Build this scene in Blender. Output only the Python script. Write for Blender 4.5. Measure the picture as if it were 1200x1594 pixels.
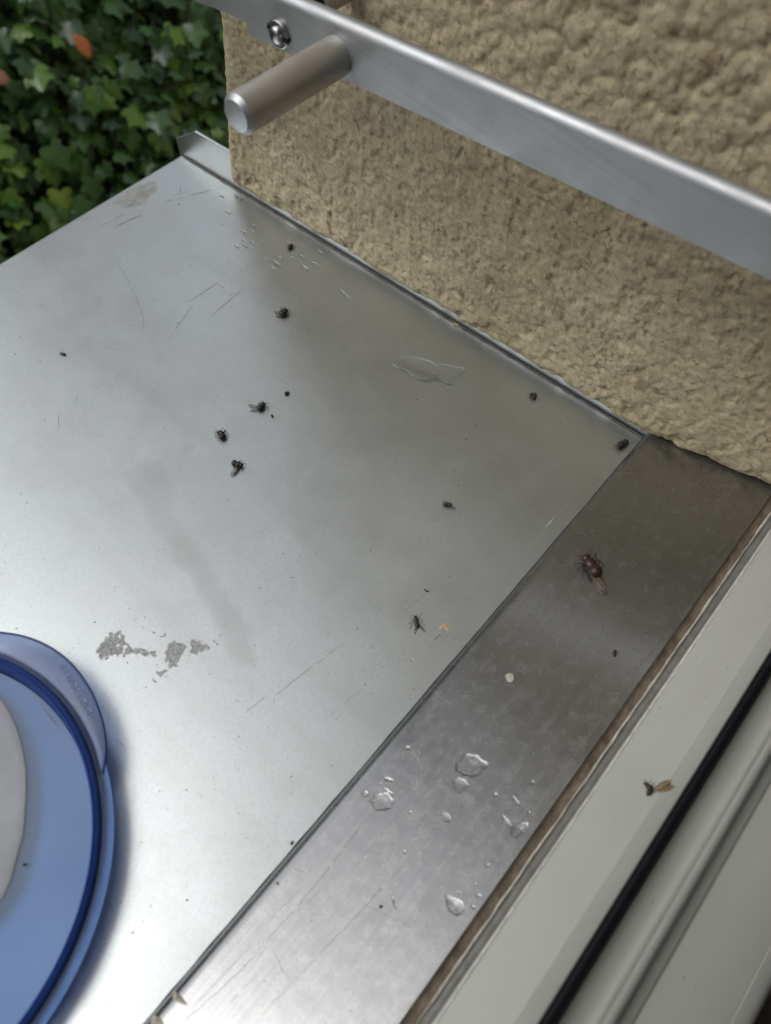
import bpy, bmesh, math, random
import numpy as np
from mathutils import Vector, Matrix

# ------------------------------------------------------------------ camera, sky, sun, exposure
scene = bpy.context.scene
for o in list(bpy.data.objects):
    bpy.data.objects.remove(o)
col = scene.collection
rad = math.radians

# rows: world X (along the window), Y (outwards), Z (up) expressed in camera axes (right, down, forward)
RM = np.array([[0.6494069990, -0.6415828183, 0.4082181241],
               [-0.7498127481, -0.6296829145, 0.2031754661],
               [0.1266940899, -0.4380307232, -0.8899874680]])
CAM = np.array([-0.2142370657, -0.0045612933, 0.2509614997])
FPX, CX, CY = 1200.0, 600.0, 797.0

cd = bpy.data.cameras.new('camera')
cam = bpy.data.objects.new('camera', cd)
col.objects.link(cam)
r_, d_, f_ = RM[:, 0], RM[:, 1], RM[:, 2]
cam.matrix_world = Matrix(((r_[0], -d_[0], -f_[0], CAM[0]), (r_[1], -d_[1], -f_[1], CAM[1]),
                           (r_[2], -d_[2], -f_[2], CAM[2]), (0, 0, 0, 1)))
cd.sensor_fit = 'HORIZONTAL'
cd.sensor_width = 36
cd.lens = 36.0
cd.clip_start = 0.01
cd.clip_end = 400
cd.dof.use_dof = True
cd.dof.focus_distance = 0.315
cd.dof.aperture_fstop = 16
scene.camera = cam

SUN_ELEV, SUN_AZ = rad(52), Vector((-0.62, 0.78))     # azimuth as a direction in X, Y
world = bpy.data.worlds.new('World')
scene.world = world
world.use_nodes = True
wn = world.node_tree.nodes
wl = world.node_tree.links
bg = wn['Background']
sky = wn.new('ShaderNodeTexSky')
sky.sky_type = 'NISHITA'
sky.sun_disc = False
sky.sun_elevation = SUN_ELEV
sky.sun_rotation = math.atan2(SUN_AZ.x, SUN_AZ.y)
sky.dust_density = 2.5
hs = wn.new('ShaderNodeHueSaturation')                # a thin even overcast
hs.inputs['Saturation'].default_value = 0.2
wl.new(sky.outputs[0], hs.inputs['Color'])
wl.new(hs.outputs[0], bg.inputs['Color'])
bg.inputs['Strength'].default_value = 0.15
sd = bpy.data.lights.new('sun', 'SUN')
sd.energy = 0.5
sd.angle = rad(34)
sd.color = (1.0, 0.98, 0.95)
sun = bpy.data.objects.new('sun', sd)
col.objects.link(sun)
a2 = SUN_AZ.normalized()
sdir = Vector((a2.x * math.cos(SUN_ELEV), a2.y * math.cos(SUN_ELEV), math.sin(SUN_ELEV)))
sun.rotation_euler = sdir.to_track_quat('Z', 'Y').to_euler()
scene.view_settings.view_transform = 'Standard'
scene.view_settings.look = 'None'
scene.view_settings.exposure = 0.5
scene.view_settings.gamma = 1
scene.view_settings.use_curve_mapping = False

# ------------------------------------------------------------------ helpers
rnd = random.Random(7)
ex = np.array([1.0, 0, 0])
SL = rad(8.05)                                        # fall of the sill
S_ = np.array([0, math.cos(SL), -math.sin(SL)])
SN = np.array([0, math.sin(SL), math.cos(SL)])
TS = rad(20.2)                                        # fall of the strip
T_ = np.array([0, math.cos(TS), -math.sin(TS)])
TN = np.array([0, math.sin(TS), math.cos(TS)])
RA = rad(9.8)                                         # fall of the rail
R_ = np.array([0, math.cos(RA), -math.sin(RA)])
RN = np.array([0, math.sin(RA), math.cos(RA)])


def hit(p, pt, nrm):
    v = RM @ np.array([p[0] - CX, p[1] - CY, FPX])
    t = ((np.array(pt) - CAM) @ nrm) / (v @ nrm)
    return CAM + t * v


def on_sill(p, h=0.0):
    return hit(p, SN * h, SN)


STRIP_O = np.array([0, -0.0022, 0.0042])


def on_strip(p, h=0.0):
    return hit(p, STRIP_O + TN * h, TN)


def on_x(p, x):
    return hit(p, (x, 0, 0), np.array([1.0, 0, 0]))


def on_z(p, z):
    return hit(p, (0, 0, z), np.array([0, 0, 1.0]))


def tag(o, label=None, cat=None, group=None, kind=None):
    for k, v in (('label', label), ('category', cat), ('group', group), ('kind', kind)):
        if v:
            o[k] = v
    return o


def empty(name, loc, label=None, cat=None, group=None, M=None):
    o = bpy.data.objects.new(name, None)
    o.empty_display_size = 0.01
    col.objects.link(o)
    o.matrix_world = M if M is not None else Matrix.Translation(Vector(loc))
    return tag(o, label, cat, group)


bpy.context.view_layer.update()


def mesh(name, verts, faces, mat, parent=None, smooth=False, world=True):
    """One mesh object.  With a parent and world=True the vertices are given in world space."""
    me = bpy.data.meshes.new(name)
    verts = np.asarray(verts, dtype=np.float64).reshape(-1, 3)
    if parent is not None and world:
        Mi = np.array(parent.matrix_world.inverted())
        verts = verts @ Mi[:3, :3].T + Mi[:3, 3]
    if isinstance(faces, np.ndarray):
        nf, k = faces.shape
        me.vertices.add(len(verts))
        me.vertices.foreach_set('co', verts.astype(np.float32).ravel())
        me.loops.add(nf * k)
        me.loops.foreach_set('vertex_index', faces.astype(np.int32).ravel())
        me.polygons.add(nf)
        me.polygons.foreach_set('loop_start', np.arange(0, nf * k, k, dtype=np.int32))
        me.update(calc_edges=True)
        me.validate()
    else:
        me.from_pydata([tuple(v) for v in verts], [], faces)
    me.materials.append(mat)
    me.polygons.foreach_set('use_smooth', [smooth] * len(me.polygons))
    o = bpy.data.objects.new(name, me)
    col.objects.link(o)
    if parent is not None:
        o.parent = parent
        o.matrix_world = parent.matrix_world.copy()
    return o


class MB:
    """collects simple shapes into one mesh"""

    def __init__(s):
        s.v, s.f = [], []

    def add(s, v, f):
        b = len(s.v)
        s.v += [tuple(q) for q in v]
        s.f += [tuple(i + b for i in q) for q in f]

    def box(s, a, b):
        x0, y0, z0 = a
        x1, y1, z1 = b
        s.add([(x0, y0, z0), (x1, y0, z0), (x1, y1, z0), (x0, y1, z0), (x0, y0, z1), (x1, y0, z1), (x1, y1, z1), (x0, y1, z1)],
              [(3, 2, 1, 0), (4, 5, 6, 7), (0, 1, 5, 4), (1, 2, 6, 5), (2, 3, 7, 6), (3, 0, 4, 7)])

    def tube(s, pts, rs, n=8, cap=True):
        pts = [Vector(p) for p in pts]
        if not hasattr(rs, '__len__'):
            rs = [rs] * len(pts)
        rings = []
        for i, p in enumerate(pts):
            t = (pts[min(i + 1, len(pts) - 1)] - pts[max(i - 1, 0)]).normalized()
            u = t.cross(Vector((0.13, 0.21, 0.97)))
            if u.length < 1e-4:
                u = t.cross(Vector((1, 0, 0)))
            u.normalize()
            w = t.cross(u)
            rings.append([p + (u * math.cos(k * math.tau / n) + w * math.sin(k * math.tau / n)) * rs[i] for k in range(n)])
        v = [q for r in rings for q in r]
        f = [(i * n + k, i * n + (k + 1) % n, (i + 1) * n + (k + 1) % n, (i + 1) * n + k)
             for i in range(len(pts) - 1) for k in range(n)]
        if cap:
            f += [tuple(range(n))[::-1], tuple((len(pts) - 1) * n + k for k in range(n))]
        s.add(v, f)

    def lathe(s, prof, axis_o, ax, u, w, n=32, closed=False):
        """prof: (r, h) pairs turned round the axis"""
        axis_o, ax, u, w = (np.array(q, float) for q in (axis_o, ax, u, w))
        v = []
        for r, h in prof:
            for k in range(n):
                a = k * math.tau / n
                v.append(axis_o + ax * h + (u * math.cos(a) + w * math.sin(a)) * r)
        m = len(prof)
        f = [(i * n + k, i * n + (k + 1) % n, ((i + 1) % m) * n + (k + 1) % n, ((i + 1) % m) * n + k)
             for i in range(m if closed else m - 1) for k in range(n)]
        s.add(v, f)

    def extrude_x(s, prof, x0, x1, closed=False, nx=1):
        """prof: (y, z) pairs; swept along X"""
        m = len(prof)
        v = [(x0 + (x1 - x0) * i / nx, y, z) for i in range(nx + 1) for y, z in prof]
        f = [(i * m + j, (i + 1) * m + j, (i + 1) * m + (j + 1) % m, i * m + (j + 1) % m)
             for i in range(nx) for j in range(m if closed else m - 1)]
        if closed:
            f += [tuple(range(m)), tuple(nx * m + j for j in range(m))[::-1]]
        s.add(v, f)

    def build(s, name, mat, parent=None, smooth=False, world=True):
        return mesh(name, s.v, s.f, mat, parent, smooth, world)


def fix(o, bevel=0.0, seg=2, angle=35):
    """outward normals, an optional bevel, smooth where shallow"""
    bm = bmesh.new()
    bm.from_mesh(o.data)
    bmesh.ops.recalc_face_normals(bm, faces=bm.faces)
    bm.to_mesh(o.data)
    bm.free()
    if bevel:
        m = o.modifiers.new('bevel', 'BEVEL')
        m.width = bevel
        m.segments = seg
        m.limit_method = 'ANGLE'
        m.angle_limit = rad(angle)
    return o


# ---- numpy noise
def h2(ix, iy, s):
    n = (ix.astype(np.int64) * 374761393 + iy.astype(np.int64) * 668265263 + s * 974711) & 0x7fffffff
    n = ((n ^ (n >> 13)) * 1274126177) & 0x7fffffff
    n = ((n ^ (n >> 16)) * 668265263) & 0x7fffffff
    return ((n ^ (n >> 15)) & 0xffffff) / float(0xffffff)


def vnoise(x, y, s=0):
    ix, iy = np.floor(x), np.floor(y)
    fx, fy = x - ix, y - iy
    fx = fx * fx * (3 - 2 * fx)
    fy = fy * fy * (3 - 2 * fy)
    a, b = h2(ix, iy, s), h2(ix + 1, iy, s)
    c, d = h2(ix, iy + 1, s), h2(ix + 1, iy + 1, s)
    return (a * (1 - fx) + b * fx) * (1 - fy) + (c * (1 - fx) + d * fx) * fy


def fbm(x, y, s=0, o=4):
    t, a, n = 0, 0.5, 0
    for i in range(o):
        t = t + a * vnoise(x * 2 ** i + 17.3 * i, y * 2 ** i - 9.1 * i, s + i)
        n += a
        a *= 0.5
    return t / n


def blobs(x, y, s=0, rmin=0.45, rmax=0.95):
    """overlapping round lumps of uneven size"""
    ix, iy = np.floor(x), np.floor(y)
    best = np.zeros_like(x)
    for dx in (-1, 0, 1):
        for dy in (-1, 0, 1):
            cx_, cy_ = ix + dx, iy + dy
            px = cx_ + h2(cx_, cy_, s)
            py = cy_ + h2(cx_, cy_, s + 5)
            rr = rmin + (rmax - rmin) * h2(cx_, cy_, s + 9)
            d2 = ((x - px) ** 2 + (y - py) ** 2) / rr ** 2
            hh = np.sqrt(np.clip(1 - d2, 0, 1)) * rr
            best = np.maximum(best, hh)
    return best


def smooth01(x, a, b):
    t = np.clip((x - a) / (b - a), 0, 1)
    return t * t * (3 - 2 * t)


def in_poly(px, py, poly):
    c = np.zeros(px.shape, bool)
    n = len(poly)
    for i in range(n):
        x0, y0 = poly[i]
        x1, y1 = poly[(i + 1) % n]
        k = ((y0 > py) != (y1 > py)) & (px < (x1 - x0) * (py - y0) / (y1 - y0 + 1e-12) + x0)
        c ^= k
    return c


def poly_dist(px, py, poly):
    d = np.full(px.shape, 1e9)
    n = len(poly)
    for i in range(n):
        x0, y0 = poly[i]
        x1, y1 = poly[(i + 1) % n]
        dx, dy = x1 - x0, y1 - y0
        t = np.clip(((px - x0) * dx + (py - y0) * dy) / (dx * dx + dy * dy + 1e-15), 0, 1)
        d = np.minimum(d, np.hypot(px - x0 - t * dx, py - y0 - t * dy))
    return d


# ------------------------------------------------------------------ materials
class NT:
    def __init__(s, name):
        s.m = bpy.data.materials.new(name)
        s.m.use_nodes = True
        s.t = s.m.node_tree
        s.b = s.t.nodes['Principled BSDF']
        s.out = s.t.nodes['Material Output']
        s.tc = s.n('ShaderNodeTexCoord')

    def n(s, k, **kw):
        q = s.t.nodes.new(k)
        for a, v in kw.items():
            setattr(q, a, v)
        return q

    def l(s, a, b):
        s.t.links.new(a, b)

    def set(s, **kw):
        for k, v in kw.items():
            s.b.inputs[k.replace('_', ' ')].default_value = v

    def coord(s, scale=(1, 1, 1), rot=(0, 0, 0)):
        mp = s.n('ShaderNodeMapping')
        mp.inputs['Scale'].default_value = scale
        mp.inputs['Rotation'].default_value = rot
        s.l(s.tc.outputs['Object'], mp.inputs['Vector'])
        return mp.outputs[0]

    def noise(s, scale, detail=4, rough=0.55, vec=None, dist=0.0):
        q = s.n('ShaderNodeTexNoise')
        q.inputs['Scale'].default_value = scale
        q.inputs['Detail'].default_value = detail
        q.inputs['Roughness'].default_value = rough
        q.inputs['Distortion'].default_value = dist
        s.l(vec if vec is not None else s.tc.outputs['Object'], q.inputs['Vector'])
        return q.outputs['Fac']

    def ramp(s, fac, stops):
        q = s.n('ShaderNodeValToRGB')
        e = q.color_ramp.elements
        e[0].position, e[1].position = stops[0][0], stops[-1][0]
        for st in stops[1:-1]:
            e.new(st[0])
        for el, st in zip(sorted(e, key=lambda k: k.position), stops):
            c = st[1]
            el.color = (c, c, c, 1) if not hasattr(c, '__len__') else (*c, 1)
        s.l(fac, q.inputs[0])
        return q.outputs[0]

    def mix(s, fac, a, b, mode='MIX'):
        q = s.n('ShaderNodeMix', data_type='RGBA', blend_type=mode)
        for v, i in ((fac, 0), (a, 6), (b, 7)):
            if hasattr(v, 'is_linked'):
                s.l(v, q.inputs[i])
            elif i == 0:
                q.inputs[0].default_value = v
            else:
                q.inputs[i].default_value = (*v, 1) if len(v) == 3 else v
        return q.outputs[2]

    def math(s, op, a, b=0.0, clamp=False):
        q = s.n('ShaderNodeMath', operation=op, use_clamp=clamp)
        for v, i in ((a, 0), (b, 1)):
            if hasattr(v, 'is_linked'):
                s.l(v, q.inputs[i])
            else:
                q.inputs[i].default_value = v
        return q.outputs[0]

    def attr(s, name):
        q = s.n('ShaderNodeAttribute')
        q.attribute_name = name
        return q

    def bump(s, hgt, dist, strength=1.0, prev=None):
        q = s.n('ShaderNodeBump')
        q.inputs['Distance'].default_value = dist
        q.inputs['Strength'].default_value = strength
        s.l(hgt, q.inputs['Height'])
        if prev is not None:
            s.l(prev, q.inputs['Normal'])
        return q.outputs[0]


def simple(name, c, rough=0.5, metal=0.0, vary=0.12, scale=120, bump=0.0, **kw):
    t = NT(name)
    f = t.noise(scale, 5, 0.6)
    lo = tuple(k * (1 - vary) for k in c)
    hi = tuple(min(1, k * (1 + vary)) for k in c)
    t.l(t.ramp(f, [(0.3, lo), (0.7, hi)]), t.b.inputs['Base Color'])
    t.set(Roughness=rough, Metallic=metal, **kw)
    if bump:
        t.l(t.bump(t.noise(scale * 4, 4), bump), t.b.inputs['Normal'])
    return t.m


# anodised sheet of the sill
t = NT('anodised_aluminium')
mott = t.noise(9, 6, 0.65)
grime = t.noise(38, 6, 0.7)
c = t.ramp(mott, [(0.3, (0.455, 0.482, 0.487)), (0.7, (0.50, 0.527, 0.532))])
c = t.mix(t.ramp(grime, [(0.52, 0.0), (0.85, 0.35)]), c, (0.34, 0.335, 0.30))
run = t.noise(1.0, 5, 0.6, t.coord((70, 7, 7)))
c = t.mix(t.ramp(run, [(0.52, 0.0), (0.8, 0.3)]), c, (0.35, 0.35, 0.325))
cloud = t.noise(16, 6, 0.7, None, 0.6)
c = t.mix(t.ramp(cloud, [(0.5, 0.0), (0.7, 0.3)]), c, (0.36, 0.365, 0.35))
spk = t.n('ShaderNodeTexVoronoi')
spk.inputs['Scale'].default_value = 260
t.l(t.tc.outputs['Object'], spk.inputs['Vector'])
micro = t.noise(900, 3, 0.7)
c = t.mix(t.ramp(micro, [(0.35, 0.35), (0.55, 0.0)]), c, (0.37, 0.39, 0.39))
spm = t.math('MULTIPLY', t.math('LESS_THAN', spk.outputs['Distance'], 0.075), t.math('GREATER_THAN', t.noise(700, 1), 0.56))
c = t.mix(t.math('MULTIPLY', spm, 0.7), c, (0.16, 0.15, 0.13))
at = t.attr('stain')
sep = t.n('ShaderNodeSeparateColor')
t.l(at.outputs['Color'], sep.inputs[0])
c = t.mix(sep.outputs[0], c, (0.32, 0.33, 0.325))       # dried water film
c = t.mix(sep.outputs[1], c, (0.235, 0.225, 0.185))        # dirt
t.l(c, t.b.inputs['Base Color'])
t.set(Metallic=0.9)
rr = t.math('ADD', t.ramp(t.noise(60, 5), [(0.3, 0.34), (0.7, 0.39)]), t.ramp(cloud, [(0.45, 0.0), (0.7, 0.03)]))
rr = t.math('ADD', rr, t.math('MULTIPLY', sep.outputs[0], 0.10))
t.l(t.math('ADD', rr, t.math('MULTIPLY', sep.outputs[1], 0.3)), t.b.inputs['Roughness'])
t.l(t.bump(t.noise(1500, 3), 0.00005, 0.35, t.bump(t.noise(14, 2), 0.0006, 0.35)), t.b.inputs['Normal'])
M_SILL = t.m

# mill finish strip, drawn along X
t = NT('mill_aluminium')
br = t.noise(1.0, 4, 0.7, t.coord((18, 1100, 1100)))
br2 = t.noise(1.0, 3, 0.6, t.coord((5, 260, 260)))
spots = t.noise(240, 5, 0.75)
cl = t.noise(30, 5, 0.65)
c = t.ramp(br, [(0.25, (0.272, 0.274, 0.274)), (0.75, (0.338, 0.34, 0.34))])
c = t.mix(t.ramp(spots, [(0.5, 0.0), (0.75, 0.4)]), c, (0.41, 0.41, 0.405))
c = t.mix(t.ramp(cl, [(0.5, 0.0), (0.8, 0.25)]), c, (0.24, 0.24, 0.235))
at = t.attr('stain')
sep = t.n('ShaderNodeSeparateColor')
t.l(at.outputs['Color'], sep.inputs[0])
c = t.mix(t.math('MULTIPLY', sep.outputs[0], 0.75), c, (0.13, 0.09, 0.05))
t.l(c, t.b.inputs['Base Color'])
t.set(Metallic=0.95)
rr = t.math('ADD', t.ramp(spots, [(0.35, 0.17), (0.7, 0.27)]), t.math('MULTIPLY', br2, 0.08))
t.l(t.math('ADD', rr, t.math('MULTIPLY', sep.outputs[0], 0.4)), t.b.inputs['Roughness'])
nb = t.bump(br, 0.00006, 0.6, t.bump(t.noise(28, 3), 0.0008, 0.25))
t.l(t.bump(spots, 0.00008, 0.4, nb), t.b.inputs['Normal'])
M_STRIP = t.m

# rail
t = NT('satin_aluminium')
br = t.noise(1.0, 4, 0.65, t.coord((1200, 12, 900), (RA, 0, 0)))
c = t.ramp(br, [(0.3, (0.36, 0.37, 0.38)), (0.7, (0.43, 0.44, 0.45))])
dp = t.noise(330, 2, 0.5)
c = t.mix(t.ramp(dp, [(0.72, 0.0), (0.78, 0.7)]), c, (0.2, 0.2, 0.2))
t.l(c, t.b.inputs['Base Color'])
t.set(Metallic=0.85)
t.l(t.ramp(t.noise(60, 6, 0.65), [(0.3, 0.44), (0.7, 0.62)]), t.b.inputs['Roughness'])
t.l(t.bump(br, 0.00005, 0.6), t.b.inputs['Normal'])
M_RAIL = t.m

# weathered pin
t = NT('dull_steel')
rust = t.noise(90, 6, 0.7)
c = t.ramp(t.noise(35, 4), [(0.3, (0.42, 0.40, 0.37)), (0.7, (0.52, 0.50, 0.475))])
c = t.mix(t.ramp(rust, [(0.60, 0.0), (0.72, 0.8)]), c, (0.20, 0.12, 0.075))
t.l(c, t.b.inputs['Base Color'])
t.set(Metallic=0.75)
t.l(t.ramp(rust, [(0.4, 0.38), (0.7, 0.55)]), t.b.inputs['Roughness'])
t.l(t.bump(t.noise(600, 4), 0.00005, 0.5), t.b.inputs['Normal'])
M_PIN = t.m
M_STEEL = simple('bright_steel', (0.36, 0.36, 0.36), 0.3, 1.0, 0.1, 300)
M_CUT = simple('cut_steel', (0.40, 0.41, 0.42), 0.4, 0.7, 0.08, 700)

# painted rough render
t = NT('cream_render')
big = t.noise(11, 5, 0.6)
c = t.ramp(big, [(0.3, (0.43, 0.37, 0.225)), (0.5, (0.53, 0.46, 0.30)), (0.7, (0.60, 0.53, 0.365))])
fine = t.noise(160, 6, 0.7)
c = t.mix(t.ramp(fine, [(0.35, 0.4), (0.60, 0.0)]), c, (0.215, 0.175, 0.11))
grit_ = t.noise(430, 4, 0.75)
c = t.mix(t.ramp(grit_, [(0.32, 0.8), (0.46, 0.0)]), c, (0.15, 0.115, 0.07))
c = t.mix(t.ramp(grit_, [(0.57, 0.0), (0.70, 0.65)]), c, (0.62, 0.57, 0.44))
strk = t.noise(1.0, 5, 0.6, t.coord((60, 60, 9)))
c = t.mix(t.ramp(strk, [(0.55, 0.0), (0.8, 0.35)]), c, (0.22, 0.185, 0.115))
alg = t.noise(17, 4, 0.6, t.coord((1, 1, 0.6)))
c = t.mix(t.ramp(alg, [(0.5, 0.0), (0.75, 0.45)]), c, (0.245, 0.23, 0.145))
ru = t.noise(70, 5, 0.7, t.coord((1, 1, 0.55)))
c = t.mix(t.ramp(ru, [(0.60, 0.0), (0.72, 0.6)]), c, (0.19, 0.105, 0.055))
ru2 = t.noise(150, 4, 0.7, t.coord((1, 1, 0.6)))
c = t.mix(t.ramp(ru2, [(0.60, 0.0), (0.68, 0.7)]), c, (0.17, 0.10, 0.055))
dv = t.n('ShaderNodeTexVoronoi', feature='DISTANCE_TO_EDGE')
dv.inputs['Scale'].default_value = 48
wob = t.n('ShaderNodeTexNoise')
wob.inputs['Scale'].default_value = 110
wob.inputs['Detail'].default_value = 4
t.l(t.tc.outputs['Object'], wob.inputs['Vector'])
vadd = t.n('ShaderNodeVectorMath', operation='MULTIPLY_ADD')
vadd.inputs[1].default_value = (0.014, 0.014, 0.014)
t.l(wob.outputs['Color'], vadd.inputs[0])
t.l(t.tc.outputs['Object'], vadd.inputs[2])
t.l(vadd.outputs[0], dv.inputs['Vector'])
crk = t.math('LESS_THAN', dv.outputs['Distance'], 0.007)
crm = t.math('MULTIPLY', crk, t.ramp(t.noise(34, 3), [(0.53, 0.0), (0.6, 1.0)]))
c = t.mix(t.math('MULTIPLY', crm, 0.6), c, (0.08, 0.055, 0.03))
t.l(c, t.b.inputs['Base Color'])
t.set(Roughness=0.78)
t.b.inputs['Specular IOR Level'].default_value = 0.3
nb = t.bump(t.noise(420, 8, 0.75), 0.0012, 0.7)
t.l(nb, t.b.inputs['Normal'])
M_WALL = t.m

M_FRAME = None
t = NT('white_pvc')
c = t.ramp(t.noise(22, 5), [(0.3, (0.34, 0.345, 0.32)), (0.7, (0.375, 0.38, 0.355))])
sm = t.noise(1.0, 5, 0.65, t.coord((7, 110, 110)))
c = t.mix(t.ramp(sm, [(0.46, 0.0), (0.75, 0.5)]), c, (0.32, 0.315, 0.28))
sp = t.noise(520, 2, 0.5)
c = t.mix(t.ramp(sp, [(0.74, 0.0), (0.78, 0.6)]), c, (0.22, 0.2, 0.17))
t.l(c, t.b.inputs['Base Color'])
t.l(t.ramp(t.noise(40, 4), [(0.3, 0.34), (0.7, 0.5)]), t.b.inputs['Roughness'])
t.l(t.bump(t.noise(500, 3), 0.00008, 0.3), t.b.inputs['Normal'])
M_FRAME = t.m
M_GASKET = simple('black_rubber', (0.006, 0.007, 0.010), 0.7, 0, 0.3, 200)
M_GASKET.node_tree.nodes['Principled BSDF'].inputs['Specular IOR Level'].default_value = 0.2
M_SEAL = simple('brown_sealant', (0.15, 0.12, 0.085), 0.75, 0, 0.5, 220, 0.0006)
M_LIP = simple('cream_sealant_lip', (0.42, 0.40, 0.34), 0.6, 0, 0.3, 260, 0.0004)
M_GREYLIP = simple('grey_foil', (0.15, 0.145, 0.135), 0.5, 0, 0.25, 200, 0.0002)
M_DARKWOOD = simple('dark_board', (0.035, 0.025, 0.022), 0.4, 0, 0.4, 30)
M_ROOM = simple('room_paint', (0.6, 0.58, 0.54), 0.8, 0, 0.05, 3)
M_FLOORW = simple('room_floor', (0.18, 0.11, 0.06), 0.5, 0, 0.3, 8)

M_JOINTSHADE = simple('painted_joint_shade', (0.022, 0.022, 0.024), 0.8, 0, 0.4, 500)  # near-black colour for the shade at the sill and strip joint

# ------------------------------------------------------------------ setting: ground, room
gs = 200.0
soil = NT('soil')
soil.l(soil.ramp(soil.noise(6, 6), [(0.3, (0.035, 0.028, 0.018)), (0.7, (0.075, 0.06, 0.04))]), soil.b.inputs['Base Color'])
soil.set(Roughness=0.95)
lawn = NT('lawn')
lawn.l(lawn.ramp(lawn.noise(3, 6), [(0.3, (0.03, 0.05, 0.015)), (0.7, (0.06, 0.09, 0.03))]), lawn.b.inputs['Base Color'])
lawn.set(Roughness=0.95)
tag(mesh('ground', [(-gs, -gs, -1.8), (gs, -gs, -1.8), (gs, gs, -1.8), (-gs, gs, -1.8)], [(0, 1, 2, 3)], lawn.m), kind='structure')

b = MB()
X0, X1, Y0, Y1, Z0, Z1 = -3.0, 2.2, -4.0, -0.135, -0.9, 1.7
b.add([(X0, Y0, Z0), (X1, Y0, Z0), (X1, Y1, Z0), (X0, Y1, Z0), (X0, Y0, Z1), (X1, Y0, Z1), (X1, Y1, Z1), (X0, Y1, Z1)],
      [(4, 5, 6, 7), (0, 1, 5, 4), (1, 2, 6, 5), (3, 0, 4, 7)])
tag(b.build('room_interior', M_ROOM), kind='structure')
tag(mesh('room_floor', [(X0, Y0, Z0 + .002), (X1, Y0, Z0 + .002), (X1, Y1, Z0 + .002), (X0, Y1, Z0 + .002)], [(0, 1, 2, 3)], M_FLOORW), kind='structure')

# ------------------------------------------------------------------ house wall with its rough render
XL = -1.15                                            # left end of the opening
YF = 0.2335
house = empty('house_wall', (0.4, 0.1, -1.8), 'rough cream rendered house wall with cracked lower edge beside the metal sill', 'wall')
b = MB()
b.box((0.012, -0.13, -1.8), (3.0, YF, 3.0))
b.box((-4.0, -0.13, -1.8), (XL, YF, 3.0))
b.box((XL, -0.13, 1.25), (0.012, YF, 3.0))
b.box((XL, -0.13, -1.8), (0.012, YF, -0.06))
b.build('masonry', M_WALL, house)

A0, RC = 0.2315, 0.005
AE = A0 + RC * math.pi / 2 + 0.03
STEP = 0.00062
a = np.arange(-0.062, AE, STEP)
hgt = np.arange(0, 0.335, STEP)
A, H = np.meshgrid(a, hgt, indexing='ij')
zb = np.where(A < 0, -A * math.tan(TS) + 0.0048, -np.minimum(A, A0 + RC) * math.tan(SL) + 0.0050)
zb = zb + (fbm(A * 130, A * 0 + 3.3, 31, 3) - 0.5) * 0.0034
Z = zb + H
th = np.clip((A - A0) / RC, 0, math.pi / 2)
PX = np.where(A < A0, 0.0, RC - RC * np.cos(th)) + np.clip(A - A0 - RC * math.pi / 2, 0, 1)
PY = np.where(A < A0, A, A0 + RC * np.sin(th))
NX, NY = -np.cos(th), np.sin(th)
wx = A + 0.0022 * (fbm(A * 120, Z * 120, 3, 3) - 0.5)
wz = Z + 0.0022 * (fbm(A * 60, Z * 60, 8, 3) - 0.5)
up = smooth01(Z + 0.05 * (fbm(A * 14, Z * 14, 77, 3) - .5), 0.06, 0.17)       # coarser lumps higher up
lump = blobs(wx / 0.0058, wz / 0.0062, 11)
small = blobs(wx / 0.0031, wz / 0.0036, 23)
tiny = blobs(wx / 0.0017, wz / 0.0017, 29)
pits = smooth01(fbm(wx * 260, wz * 230, 41, 3), 0.56, 0.70)
low = fbm(A * 45, Z * 45, 51, 4)
disp = 0.0010 + 0.0016 * (low - .3) + up * (0.0019 * lump + 0.0007 * small) \
    + (1 - up) * (0.00025 * lump + 0.00035 * small - 0.0006 * pits) + 0.00022 * tiny \
    + 0.0007 * (fbm(A * 420, Z * 420, 61, 3) - .5)
disp = np.where(H < 0.003, disp * (0.55 + 0.45 * H / 0.003), disp) + 0.0002
chip = smooth01(fbm(A * 95, Z * 95, 91, 3), 0.60, 0.72) * np.exp(-H / 0.009)
disp = disp - 0.0022 * chip
disp = np.maximum(disp, 0.0001)
V = np.stack([PX + NX * disp, PY + NY * disp, Z], -1)
lip = np.stack([PX[:, 0] - NX[:, 0] * 0.011, PY[:, 0] - NY[:, 0] * 0.011, Z[:, 0] + 0.0012], -1)[:, None, :]
V = np.concatenate([lip, V], 1)
na, nh = V.shape[:2]
idx = np.arange(na * nh).reshape(na, nh)
F = np.stack([idx[:-1, :-1].ravel(), idx[:-1, 1:].ravel(), idx[1:, 1:].ravel(), idx[1:, :-1].ravel()], 1)
mesh('render_coat', V.reshape(-1, 3), F, M_WALL, house, smooth=True)

# ------------------------------------------------------------------ sill
U0 = float(on_sill((0, 407)) @ S_)
sill = empty('window_sill', (-0.5, 0.1, -0.03), 'scratched silver anodised aluminium outdoor window sill sloping down towards the ivy', 'window sill')
xs = np.concatenate([np.linspace(XL, -0.46, 40)[:-1], np.arange(-0.46, 0.0005, 0.0009)])
us = np.append(np.arange(-0.012, U0 - 0.0022, 0.0009), U0 - 0.0022)
for k in range(1, 6):
    us = np.append(us, U0 - 0.0022 + 0.0022 * math.sin(k * math.pi / 10))
GX, GU = np.meshgrid(xs, us, indexing='ij')
bend = np.where(GU > U0 - 0.0022, 0.0022 - np.sqrt(np.clip(0.0022 ** 2 - (GU - U0 + 0.0022) ** 2, 0, 1)), 0)
GH = -bend + 0.00025 * (fbm(GX * 9, GU * 9, 5, 2) - .5) * smooth01(GU, 0.0, 0.03)
V = GX[..., None] * np.array([1.0, 0, 0]) + GU[..., None] * S_ + GH[..., None] * SN
n1, n2 = GX.shape
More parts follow.
